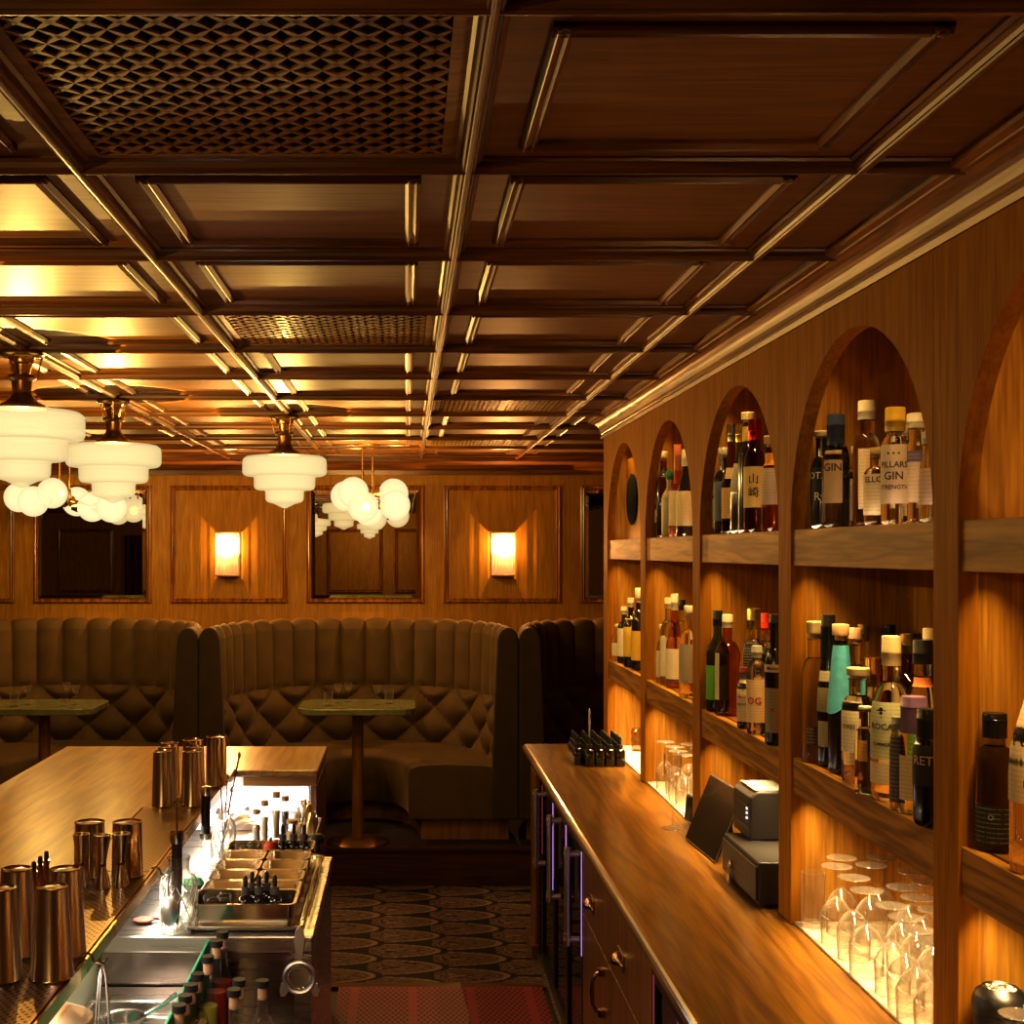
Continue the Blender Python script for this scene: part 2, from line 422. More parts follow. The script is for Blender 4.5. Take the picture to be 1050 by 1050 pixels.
for k, x in enumerate(PX):
    if k % 2 == 1 and x-hw > XL and x+hw < XR+.1:
        t = thing('wall_mirror', ML.get(k, 'wall mirror on the back wall'), 'mirror', (x, YF, z0))
        mm = MB()
        h = z1-z0; a = hw-.032
        mm.box(-a, a, -.012, -.001, .03, h-.03); mm.build('mirror_glass', M_mirror, t)
        mm = MB()
        bv = .02
        for sx in (-1, 1):
            mm.add([(sx*a, -.0125, .03), (sx*(a-bv), -.016, .03+bv), (sx*(a-bv), -.016, h-.03-bv), (sx*a, -.0125, h-.03)], [(0, 1, 2, 3)])
        mm.add([(-a, -.0125, h-.03), (a, -.0125, h-.03), (a-bv, -.016, h-.03-bv), (-a+bv, -.016, h-.03-bv)], [(0, 1, 2, 3)])
        mm.add([(-a, -.0125, .03), (a, -.0125, .03), (a-bv, -.016, .03+bv), (-a+bv, -.016, .03+bv)], [(0, 1, 2, 3)])
        mm.build('bevel', M_mirror, t)
        fm = MB(); frame_rect(fm, 0, 0, hw, 0, h); fm.build('frame', M_frame, t)
# cornice and chair rail on back wall
mb = MB()
cr = [(YF, ZP), (YF-.11, ZP), (YF-.11, ZB-.01), (YF-.085, ZB-.025), (YF-.06, ZB-.03), (YF-.045, ZB-.055), (YF-.02, ZB-.062), (YF-.018, ZB-.09), (YF, ZB-.092)]
mb.prism(cr, 'X', XL, XR); struct(mb.build('trim_6', M_beamx))
# front wall panelling and curtained doorway (seen in the mirrors)
mb = MB()
for k in range(8):
    cx = XL+.55+k*1.02
    if k == 1: continue
    frame_rect(mb, cx, YN, .42, 1.15, 2.12, w=.05, d=.03, dirn=1); frame_rect(mb, cx, YN, .42, .2, 1.0, w=.05, d=.03, dirn=1)
struct(mb.build('trim_7', M_frame))
def curtain():
    mb = MB(); n = 60
    for side in (0, 1):
        pts = []
        for i in range(n+1):
            a = i/n; pts.append((-.4+.8*a, .03*sin(a*pi*14)+side*.012))
        mb.grid(lambda i, j: (pts[i][0], pts[i][1], 2.0*j), n+1, 2)
    return mb
t = curtain().build('curtain', plain('oxblood_velvet', C(.08, .01, .01), .8, sheen=.3), loc=(XL+1.57, YN+.08, .02))
tag(t, 'dark red curtain hanging in the doorway seen in the left mirror', 'curtain')

# raised platform for the booths, step nosing
m_ris = wood('dark_riser', C(.085, .022, .012), C(.04, .011, .006), 'X', rough=.45, coat=.2)
m_plat = plain('platform_carpet', C(.03, .012, .009), .9, noise=.4, scale=60)
struct(MB().box(XL, XR, 6.9, YF, 0, .195).build('floor_platform', m_plat))
mb = MB(); mb.box(XL, XR, 6.875, 6.9, 0, .185); mb.box(XL, XR, 6.86, 6.915, .185, .203); mb.box(XL, XR, 6.855, 6.876, 0, .055)
struct(mb.build('trim_8', m_ris))

# carpet with overlapping feather scallops (vertex colours computed here)
def carpet():
    x0, x1, y0, y1 = -1.2, 1.5, 5.29, 6.87
    nx, ny = 520, 220
    X = np.linspace(x0, x1, nx); Y = np.linspace(y0, y1, ny)
    gx, gy = np.meshgrid(X, Y, indexing='ij')
    A, B = .56, .225            # spacing of the fans along x and y
    col = np.zeros((nx, ny, 3)); base = np.array((.007, .004, .005)); ln = np.array((.28, .17, .12)); mid = np.array((.035, .014, .013))
    done = np.zeros((nx, ny), bool)
    for c in range(-12, 12):      # fans whose tips point +x; nearer-to-left fans lie on top
        cx = c*A/2+.12
        off = (c % 2)*.5
        ty = (gy/B-off); cyc = np.round(ty); dy = (ty-cyc)*2      # -1..1 across the fan
        dx = (gx-cx)/(A*.62)
        rr = np.sqrt(np.clip(dx, 0, 9)**2+dy**2)
        inside = (dx > 0) & (rr < 1) & ~done
        ring = (rr*9) % 1.0
        fan = np.arctan2(dy, np.maximum(dx, 1e-4))
        tick = ((fan*13/pi+np.where(dy > 0, rr*5, -rr*5)) % 1.0) < .45
        edge = rr > .91
        inner = rr > .83
        v = np.where(tick, 1., 0.)
        cc = mid+(ln-mid)*v[..., None]*.75
        cc = np.where(inner[..., None], base+(ln-base)*.9, cc)
        cc = np.where(edge[..., None], base, cc)
        col[inside] = cc[inside]; done |= inside
    col[~done] = base
    vs = np.stack([gx, gy, np.full_like(gx, .006)], -1).reshape(-1, 3)
    i, j = np.meshgrid(np.arange(nx-1), np.arange(ny-1), indexing='ij')
    q = (i*ny+j).ravel(); fs = np.stack([q, q+ny, q+ny+1, q+1], -1)
    me = bpy.data.meshes.new('carpet'); me.from_pydata(vs.tolist(), [], fs.tolist())
    at = me.color_attributes.new('pile', 'FLOAT_COLOR', 'POINT')
    c4 = np.ones((nx*ny, 4), np.float32); c4[:, :3] = col.reshape(-1, 3); at.data.foreach_set('color', c4.ravel())
    m, nt, b = new_mat('feather_carpet'); a = nt.nodes.new('ShaderNodeVertexColor'); a.layer_name = 'pile'
    nt.links.new(a.outputs['Color'], b.inputs['Base Color']); setin(b, Roughness=.9)
    me.materials.append(m); o = bpy.data.objects.new('carpet', me); COL.objects.link(o); return o
tag(carpet(), 'dark carpet with overlapping pale feather scallops between bar and booth step', 'carpet')
struct(MB().box(XL, .6, 5.235, 5.29, 0, .014).build('trim_9', M_beamx))

# red rubber mat with holes in bands
def rubber():
    m, nt, b = new_mat('red_rubber'); N = nt.nodes; L = nt.links
    tc = N.new('ShaderNodeTexCoord'); sep = N.new('ShaderNodeSeparateXYZ'); L.new(tc.outputs['Object'], sep.inputs[0])
    def wave(sock, f, ph=0.):
        a = N.new('ShaderNodeMath'); a.operation = 'MULTIPLY_ADD'; a.inputs[1].default_value = f; a.inputs[2].default_value = ph; L.new(sock, a.inputs[0])
        w = N.new('ShaderNodeMath'); w.operation = 'SINE'; L.new(a.outputs[0], w.inputs[0]); return w.outputs[0]
    a = wave(sep.outputs['X'], 2*pi/.022); c = wave(sep.outputs['Y'], 2*pi/.05)
    mu = N.new('ShaderNodeMath'); mu.operation = 'MULTIPLY'; L.new(a, mu.inputs[0]); L.new(c, mu.inputs[1])
    gt = N.new('ShaderNodeMath'); gt.operation = 'GREATER_THAN'; gt.inputs[1].default_value = .12; L.new(mu.outputs[0], gt.inputs[0])
    band = wave(sep.outputs['X'], 2*pi/.23, .8)
    g2 = N.new('ShaderNodeMath'); g2.operation = 'LESS_THAN'; g2.inputs[1].default_value = .9; L.new(band, g2.inputs[0])
    m2 = N.new('ShaderNodeMath'); m2.operation = 'MULTIPLY'; L.new(gt.outputs[0], m2.inputs[0]); L.new(g2.outputs[0], m2.inputs[1])
    mx = N.new('ShaderNodeMix'); mx.data_type = 'RGBA'; mx.inputs['A'].default_value = (.30, .03, .04, 1); mx.inputs['B'].default_value = (.05, .006, .01, 1)
    L.new(m2.outputs[0], mx.inputs['Factor']); L.new(mx.outputs['Result'], b.inputs['Base Color']); setin(b, Roughness=.55)
    return m
tag(MB().box(-.27, .55, 1.2, 5.23, .0005, .016).build('rubber_mat', rubber()), 'red rubber drainage mat with rows of holes on the floor behind the bar', 'mat')
# ------------------------------------------------------------------ back-bar shelving
XW = .90; XI = .933; XB = 1.15
ZC = .90; ZM = 1.29; ZMb = 1.205; ZT = 1.822; ZTb = 1.738; ZCR = 2.285
PC = [1.246, 2.164, 3.082, 4.02, 4.925, 5.835]; PH = .05
PCn = [.33]+PC
sh = thing('back_bar_shelving', 'tall oak shelving with a row of arched niches above the back counter', 'shelving', (XW, PC[-1]+PH, ZC))
off = (-XW, -(PC[-1]+PH), -ZC)
def wb(mb, name, mat, parent=sh, bevel=0.):
    mb.v = [(x+off[0], y+off[1], z+off[2]) for x, y, z in mb.v]
    o = mb.build(name, mat, parent, bevel)
    return o
def arch_panel():
    mb = MB()
    n = 28
    for a, b in zip(PCn, PCn[1:]):
        y0, y1 = a+PH, b-PH; yc, R = (y0+y1)/2, (y1-y0)/2
        Hh = .445*XW if True else R
        pts = [(yc+R*cos(pi*k/n), ZT+Hh*sin(pi*k/n)) for k in range(n+1)]
        for k in range(n):
            (ya, za), (yb, zb) = pts[k], pts[k+1]
            for x in (XW, XI):
                mb.add([(x, ya, za), (x, yb, zb), (x, yb, ZP), (x, ya, ZP)], [(0, 1, 2, 3)])
            mb.add([(XW, ya, za), (XI, ya, za), (XI, yb, zb), (XW, yb, zb)], [(0, 1, 2, 3)], True)
    return mb
wb(arch_panel(), 'arched_panel', M_face)
for k, p in enumerate(PCn):
    mb = MB(); mb.box(XW, XI+.002, p-PH, p+PH, ZC if k != 0 else ZC, ZP)
    wb(mb, 'post', M_face, bevel=.002)
    mb = MB(); mb.box(XI+.002, XB, p-PH+.004, p+PH-.004, ZC+.001, ZP-.01); wb(mb, 'divider', M_niche)
for k, (a, b) in enumerate(zip(PCn, PCn[1:])):
    y0, y1 = a+PH, b-PH
    for zt, zb in ((ZM, ZMb), (ZT, ZTb)):
        mb = MB(); mb.box(XI+.003, XB, y0-.003, y1+.003, zt-.026, zt-.0005); wb(mb, 'shelf_board', M_oak_y)
        mb = MB(); mb.box(XW+.006, XI-.004, y0-.001, y1+.001, zb, zt); wb(mb, 'shelf_front', M_facia, bevel=.0015)
mb = MB(); mb.box(XB, XB+.03, PCn[0], PC[-1]+PH, ZC, ZP); wb(mb, 'back_panel', M_niche)
mb = MB(); mb.box(XW, XB+.03, PC[-1]+PH, PC[-1]+PH+.012, ZC, ZP-.001); wb(mb, 'end_panel', M_face)
# crown
mb = MB()
cp = [(XW, ZCR), (XW-.006, ZCR), (XW-.009, ZCR+.012), (XW-.003, ZCR+.02)]
for k in range(9):
    a = pi/2*k/8; cp.append((XW-.008-.04*(1-cos(a)), ZCR+.024+.045*sin(a)))
cp += [(XW-.05, ZCR+.072), (XW-.064, ZCR+.074), (XW-.066, ZP), (XW, ZP)]
mb.prism(cp, 'Y', PCn[0], PC[-1]+PH+.06, smooth=False)
struct(mb.build('trim_10', wood('crown_oak', C(.36, .16, .04), C(.19, .08, .018), 'Y', rough=.38, coat=.25, coat_r=.3)))

# speaker cover in the far arch
t = thing('wall_speaker', 'black oval speaker set in a plain wood panel inside the far arch', 'speaker', (.985, PC[-1]-PH-.02, ZT))
MB().box(0, .15, -.79, .018, .001, .36).build('mount_panel', M_oak_z, t)
mb = MB(); mb.lathe([(0, 0), (.075, 0), (.08, .008), (.07, .014), (0, .012)], n=32)
o = mb.build('grille', plain('speaker_cloth', C(.008, .007, .007), .9, spec=.1), t); o.rotation_euler = (0, -pi/2, 0); o.scale = (1.4, 1.4, 1); o.location = (-.001, -.16, .175)

# ------------------------------------------------------------------ back counter
XE = .529; XF = .575
t = thing('worktop', 'long polished oak worktop running under the arched shelves', 'worktop', (XE, 5.885, .858))
pr = [(XB+.02, .858), (XE+.012, .858)]
for k in range(9):
    a = -pi/2-pi*k/8*1.0
    pr.append((XE+.018+.018*cos(a), .88+.0195*sin(a)*1.0))
pr += [(XB+.02, .8999)]
mb = MB(); mb.prism([(x-XE, z-.858) for x, z in pr], 'Y', .33-5.885, 0, smooth=False)
mb.build('worktop_slab', M_ctop, t)
mb = MB(); mb.prism([(.02, 0), (.02, -.012), (.028, -.02), (.042, -.022), (.046, -.03), (.06, -.03), (.06, 0)], 'Y', .33-5.885, -.001)
mb.build('edge_moulding', M_beam, t)

M_satin = metal('satin_steel', C(.85, .80, .80), .38)
# cabinets underneath
ZK = .826
def cab(name, label, cat, y0, y1):
    return thing(name, label, cat, (XF, y0, 0))
# end post / carcass beyond fridge
M_cab = wood('cabinet_oak', C(.24, .10, .032), C(.12, .045, .014), 'Z', rough=.35, coat=.4)
t = cab('end_cabinet', 'narrow oak end cabinet closing the far end of the back counter', 'cabinet', 5.60, 5.87)
MB().box(0, .52, 0, .27, .002, ZK).build('carcass', M_cab, t, bevel=.003)
MB().box(-.012, .0, .02, .25, .05, ZK-.02).build('stile', M_cab, t, bevel=.003)
MB().box(-.03, .02, .0, .28, .003, .07).build('plinth', M_cab, t, bevel=.003)
def fridge(y0, y1, label, handles, splits, vent=True):
    t = cab('bar_fridge', label, 'fridge', y0, y1); W = y1-y0
    sh_ = MB(); sh_.box(.035, .5, .002, W-.002, .03, .05).box(.035, .5, .002, W-.002, ZK-.02, ZK-.003).box(.48, .5, .002, W-.002, .05, ZK-.02)
    sh_.box(.035, .48, .002, .02, .05, ZK-.02).box(.035, .48, W-.02, W-.002, .05, ZK-.02)
    sh_.build('case', M_black, t)
    for z in (.28, .5): MB().box(.06, .46, .022, W-.022, z, z+.006).build('wire_shelf', M_chrome, t)
    lt = MB()
    for a, b in splits: lt.box(.05, .056, b-.045, b-.032, .08, ZK-.06)
    lt.build('light_strip', emit('violet_led', C(.8, .4, 1.), 6.), t)
    for q, (a, b) in enumerate(splits):
        d = MB(); w_ = .028
        d.box(0, .03, a, a+w_, .04, ZK-.01).box(0, .03, b-w_, b, .04, ZK-.01).box(0, .03, a+w_, b-w_, .04, .085).box(0, .03, a+w_, b-w_, ZK-.05, ZK-.01)
        dr = d.build('door', M_black, t)
        MB().box(.008, .014, a+w_, b-w_, .085, ZK-.05).build('door_glass', thin_glass('smoked_glass', C(.55, .42, .46), 1.3, .6), dr)
        hy, hx = handles[q]
        h = MB(); z0_, z1_ = EYE-1.30, EYE-.98
        h.tube([(hx, hy, z0_), (hx, hy, z1_)], .0105, 12)
        for z in (z0_+.018, z1_-.018):
            h.tube([(hx-.012, hy, z), (0, hy, z)], .010, 10)
            h.lathe([(0, -.02), (.012, -.02), (.0125, 0), (.012, .02), (0, .02)], (hx, hy, z), 12)
        h.build('handle', M_satin, dr)
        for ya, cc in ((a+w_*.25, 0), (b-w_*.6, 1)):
            MB().box(-.0015, .0, ya, ya+.009, .45 if cc == 0 else .5, .79).build('light_streak', emit(*(('violet_streak', C(.66, .40, 1.), 1.1) if cc == 0 else ('pink_streak', C(1., .16, .22), .3))), dr)  # glowing strips on the frame stand in for light streaks in the glass
    if vent:
        v = MB(); v.box(.0, .03, W-.125, W-.115, .03, ZK-.01).box(.0, .03, W-.01, W-.001, .03, ZK-.01)
        for k in range(22):
            z = .06+k*.033; v.box(.004, .02, W-.116, W-.009, z, z+.012)
        v.build('vent_slats', pl(C(.16, .14, .14), .3, 1.), t)
        MB().box(.02, .033, W-.116, W-.009, .03, ZK-.01).build('vent_backing', M_black, t)
    MB().box(-.01, .02, 0, W, .003, .035).build('kick_plate', M_steel, t)
fridge(4.222, 5.598, 'black glass-door bar fridge with violet glow at the far end of the counter', [(1.12, -.04), (.60, -.04), (.07, -.04)][0:3], [(.83, 1.245), (.42, .825), (.005, .415)])
fridge(1.70, 3.028, 'second under-counter fridge nearest the camera, beside the drawer cabinet', [(.50, -.04), (.80, -.04)], [(.02, .64), (.65, 1.318)], vent=False)

t = cab('drawer_cabinet', 'oak drawer cabinet with bronze cup pulls between the two fridges', 'cabinet', 3.03, 4.22)
W = 1.188
MB().box(.022, .5, 0, W, .06, ZK).build('carcass', M_cab, t)
MB().box(.05, .5, 0, W, .003, .06).build('plinth', M_black, t)
M_bronze = metal('bronze', C(.42, .27, .16), .25)
def cup(mb, y, z):
    n, m_ = 12, 6
    def fn(i, j):
        a = pi*i/(n-1); b = (pi/2)*j/(m_-1)
        return (-.004-.026*sin(b)*(.3+.7*sin(a)), y+.045*cos(a)*(1 if j == 0 else cos(b*.55)), z+.005+.028*sin(a)*cos(b))
    mb.grid(fn, n, m_); mb.box(-.003, .0, y-.05, y+.05, z-.008, z+.036)
d = MB(); d.box(0, .022, .006, W-.006, .605, ZK-.008); dr = d.build('drawer', M_cab, t, bevel=.002)
for y in (Yof(637, XF)-3.03, Yof(607, XF)-3.03):
    c_ = MB(); cup(c_, y, EYE-1.10); c_.build('cup_pull', M_bronze, dr)
for a, b, hy in ((.006, .592, .05), (.596, W-.006, .74)):
    d = MB(); d.box(0, .022, a, b, .07, .599); dr = d.build('door', M_cab, t, bevel=.002)
    h = MB(); pts = [(-.002, hy, .43), (-.02, hy, .435), (-.032, hy, .455), (-.034, hy, .49), (-.032, hy, .525), (-.02, hy, .545), (-.002, hy, .55)]
    h.tube(pts, [.008, .006, .005, .0065, .005, .006, .008], 10)
    for z in (.43, .55): h.lathe([(0, 0), (.014, 0), (.014, .02), (0, .02)], (-.003, hy, z-.01), 12)
    h.build('arched_pull', M_bronze, dr)

# cream glass-grid drip mats on the niche floors
def grid_mat():
    m, nt, b = new_mat('ribbed_clear_mat'); N = nt.nodes; L = nt.links
    tc = N.new('ShaderNodeTexCoord'); ck = N.new('ShaderNodeTexVoronoi'); ck.inputs['Scale'].default_value = 110; ck.distance = 'CHEBYCHEV'
    L.new(tc.outputs['Object'], ck.inputs['Vector'])
    r = N.new('ShaderNodeValToRGB'); r.color_ramp.elements[0].color = (.85, .82, .76, 1); r.color_ramp.elements[1].color = (.5, .45, .38, 1); r.color_ramp.elements[1].position = .8
    L.new(ck.outputs['Distance'], r.inputs['Fac']); L.new(r.outputs['Color'], b.inputs['Base Color']); setin(b, Roughness=.25)
    bp = N.new('ShaderNodeBump'); bp.inputs['Distance'].default_value = .002; L.new(ck.outputs['Distance'], bp.inputs['Height']); L.new(bp.outputs['Normal'], b.inputs['Normal'])
    return m
gm = grid_mat()
for (a, b), lb in zip(((PC[0], PC[1]), (PC[1], PC[2]), (PC[3], PC[4]), (PC[4], PC[5])), ('pale ribbed drip mat in the nearest lower niche under the black tin', 'pale ribbed drip mat under the crowd of upturned stemmed glasses', 'pale ribbed drip mat under the upturned glasses in the second niche from the far end', 'pale ribbed drip mat in the far lower niche behind the dropper bottles')):
    tag(MB().box(XW+.008, XB-.006, a+PH+.003, b-PH-.003, .9005, .908).build('drip_mat', gm, bevel=.002), lb, 'mat')
# ------------------------------------------------------------------ lamps
M_opal = emit('opal_shade', C(1., .79, .40), 1.25, .60, .28)
M_globe = emit('opal_globe', C(1., .83, .47), 1.35, .66, .28)
def pendant():
    t = thing('flush_ceiling_lamp', '', 'lamp')
    # z=0 is the beam underside
    f = MB(); f.lathe([(0, 0), (.062, 0), (.064, -.006), (.058, -.010), (.040, -.013), (.036, -.02), (.036, -.03), (.030, -.034), (.024, -.06), (.022, -.066)], n=32)
    f.build('canopy', M_brass, t)
    f = MB(); f.lathe([(.018, -.06), (.040, -.066), (.042, -.074), (.030, -.082), (.027, -.108), (.030, -.122), (.045, -.140), (.066, -.152), (.070, -.163), (0, -.163)], n=32)
    f.build('fitter', M_brassd, t)
    for k in range(3):
        a = 2*pi*k/3+.4
        w = MB(); w.tube([(.057*cos(a), .057*sin(a), -.008), (.05*cos(a), .05*sin(a), -.04), (.044*cos(a), .044*sin(a), -.07)], .0025, 6); w.build('stay', M_brass, t)
    pr = [(.072, -.164), (.12, -.166), (.165, -.172), (.178, -.182), (.181, -.198), (.181, -.238), (.176, -.248), (.166, -.254), (.136, -.256),
          (.132, -.262), (.131, -.30), (.126, -.31), (.118, -.314), (.086, -.317), (.083, -.323), (.082, -.352), (.078, -.362), (.07, -.367), (.045, -.374), (.02, -.386), (.008, -.392), (0, -.393)]
    s = MB(); s.lathe(pr, n=40); s.build('shade', M_opal, t)
    return t
p0 = pendant(); p0.location = (-1.12, 3.785, ZB)
p0['label'] = 'stepped opal glass ceiling lamp nearest the camera, cut by the left edge'
p0['group'] = 'stepped opal ceiling lamps'
dup(p0, (-1.12, 4.975, ZB), .3, 'stepped opal glass ceiling lamp second from the left, in front of the left mirror')
dup(p0, (-.52, 5.57, ZB), .7, 'stepped opal glass ceiling lamp hanging before the panel of the left wall light')
for k, (x, y) in enumerate(((-1.12, 2.595), (-1.12, .215), (-.52, -2.165))):
    dup(p0, (x, y, ZB), k, ['stepped opal ceiling lamp just outside the left of the frame', 'stepped opal ceiling lamp above the bar, seen only in the mirror', 'stepped opal ceiling lamp by the front wall, seen only in the mirror'][k])

def chandelier(label, cx, cy, globes):
    """brass canopy, stem and arms with opal globes; globes = (dx, dy, dz)"""
    t = thing('globe_chandelier', label, 'lamp', (cx, cy, ZB+.03), group='brass globe chandeliers')
    zc = -.30
    MB().lathe([(0, 0), (.09, 0), (.09, -.012), (.08, -.016), (0, -.016)], n=28).build('canopy', M_brass, t)
    s = MB()
    for x in (-.028, .028): s.tube([(x, 0, -.012), (x, 0, zc+.03)], .007, 10)
    s.build('stem', M_brass, t)
    MB().lathe([(0, .06), (.02, .055), (.036, .04), (.04, 0), (.03, -.04), (.012, -.055), (0, -.06)], (0, 0, zc), 24).build('hub', M_brass, t)
    for dx, dy, dz in globes:
        L_ = math.hypot(dx, dy); ux, uy = dx/L_, dy/L_; r = .085
        a = MB(); e = L_-r-.01
        a.tube([(0, 0, zc), (ux*e*.6, uy*e*.6, zc+dz*.6), (ux*e, uy*e, zc+dz)], .006, 8)
        ar = a.build('arm', M_brass, t)
        c = MB(); c.tube([(ux*(e-.02), uy*(e-.02), zc+dz), (ux*(e+.014), uy*(e+.014), zc+dz)], [.018, .032], 16); c.build('cup', M_brass, ar)
        g = MB(); n = 16
        g.lathe([(r*sin(pi*k/n), -r*cos(pi*k/n)) for k in range(n+1)], (dx, dy, zc+dz), 24); g.build('globe', M_globe, t)
    return t
chandelier('globe chandelier with brass stems above the middle booth table', Xof(377, 7.3), 7.3,
           [(-.13, .10, .01), (-.075, -.14, .02), (.145, .02, .02), (.155, -.10, -.05), (.0, .17, -.075), (-.02, -.17, -.06)])
chandelier('globe chandelier above the left booth table, half hidden by the stepped lamps', Xof(66, 7.3), 7.3,
           [(-.27, .05, .0), (-.03, -.14, .015), (.15, .03, -.055), (.27, -.02, -.06), (.03, .16, -.02), (-.14, -.12, -.03)])

# sconces
M_scon = emit('fluted_lamp_glass', C(1., .66, .32), 5., .8)
def sconce_glass():
    m, nt, b = new_mat('lit_fluted_glass'); N = nt.nodes; L = nt.links
    tc = N.new('ShaderNodeTexCoord'); sep = N.new('ShaderNodeSeparateXYZ'); L.new(tc.outputs['Object'], sep.inputs[0])
    r = N.new('ShaderNodeValToRGB'); e = r.color_ramp.elements
    e[0].position = .03; e[0].color = (.08, .08, .08, 1); e[1].position = .285; e[1].color = (.3, .3, .3, 1)
    for p, v in ((.13, .13), (.165, 1.), (.235, 1.), (.255, .35)): q = e.new(p); q.color = (v, v, v, 1)
    L.new(sep.outputs['Z'], r.inputs['Fac'])
    w = N.new('ShaderNodeMath'); w.operation = 'MULTIPLY'; w.inputs[1].default_value = 2*pi/.009; L.new(sep.outputs['X'], w.inputs[0])
    s_ = N.new('ShaderNodeMath'); s_.operation = 'COSINE'; L.new(w.outputs[0], s_.inputs[0])
    a = N.new('ShaderNodeMath'); a.operation = 'MULTIPLY_ADD'; a.inputs[1].default_value = .6; a.inputs[2].default_value = 2.1; L.new(s_.outputs[0], a.inputs[0])
    m2 = N.new('ShaderNodeMath'); m2.operation = 'MULTIPLY'; L.new(a.outputs[0], m2.inputs[0]); L.new(r.outputs['Color'], m2.inputs[1])
    L.new(m2.outputs[0], b.inputs['Emission Strength']); b.inputs['Emission Color'].default_value = (1, .72, .42, 1); b.inputs['Base Color'].default_value = (.5, .4, .3, 1)
    tr = N.new('ShaderNodeBsdfTransparent'); mx = N.new('ShaderNodeMixShader'); mx.inputs[0].default_value = .35
    L.new(b.outputs[0], mx.inputs[1]); L.new(tr.outputs[0], mx.inputs[2]); L.new(mx.outputs[0], N['Material Output'].inputs[0])
    return m
M_flute = sconce_glass()
def sconce(x, lb):
    t = thing('wall_sconce', lb, 'lamp', (x, YF, EYE-.155), group='fluted glass wall lamps')
    MB().box(-.065, .065, -.022, -.001, .0, .285).build('back_plate', M_brass, t, bevel=.003)
    b = MB(); b.lathe([(0, .12), (.026, .125), (.03, .15), (.03, .2), (.026, .222), (0, .225)], (0, -.055, 0), 20); b.build('bulb', M_scon, t)
    g = MB(); n = 16
    for k in range(n):
        x0 = -.072+.144*k/n; x1 = -.072+.144*(k+1)/n; xm = (x0+x1)/2
        g.add([(x0, -.098, .012), (xm, -.104, .012), (x1, -.098, .012), (x0, -.098, .272), (xm, -.104, .272), (x1, -.098, .272)], [(0, 1, 4, 3), (1, 2, 5, 4)])
    for sx in (-1, 1): g.add([(sx*.072, -.098, .012), (sx*.072, -.02, .012), (sx*.072, -.02, .272), (sx*.072, -.098, .272)], [(0, 1, 2, 3)])
    g.build('glass_panel', M_flute, t)
    c = MB()
    for z in (0, .272): c.box(-.075, .075, -.106, -.015, z, z+.012)
    c.build('end_cap', M_brass, t, bevel=.002)
sconce(-1.123, 'lit fluted glass wall lamp on the panel above the left booth divider')
sconce(.613, 'lit fluted glass wall lamp on the panel left of the arched shelves')

# ------------------------------------------------------------------ booths
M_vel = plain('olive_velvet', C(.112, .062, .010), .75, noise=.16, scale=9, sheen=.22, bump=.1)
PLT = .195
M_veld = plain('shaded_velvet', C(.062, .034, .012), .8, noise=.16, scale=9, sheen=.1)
def u_path(a, b, n=2.5, N=400):
    pts = []
    for k in range(N+1):
        th = pi*k/N
        c_, s_ = cos(th), sin(th)
        pts.append((-a*math.copysign(abs(c_)**(2/n), c_), b*abs(s_)**(2/n)))
    return np.array(pts)
def resample(P, M):
    d = np.r_[0, np.cumsum(np.linalg.norm(np.diff(P, axis=0), axis=1))]
    s = np.linspace(0, d[-1], M)
    Q = np.stack([np.interp(s, d, P[:, 0]), np.interp(s, d, P[:, 1])], -1)
    T = np.gradient(Q, axis=0); T /= np.linalg.norm(T, axis=1)[:, None]
    return Q, T, d[-1]
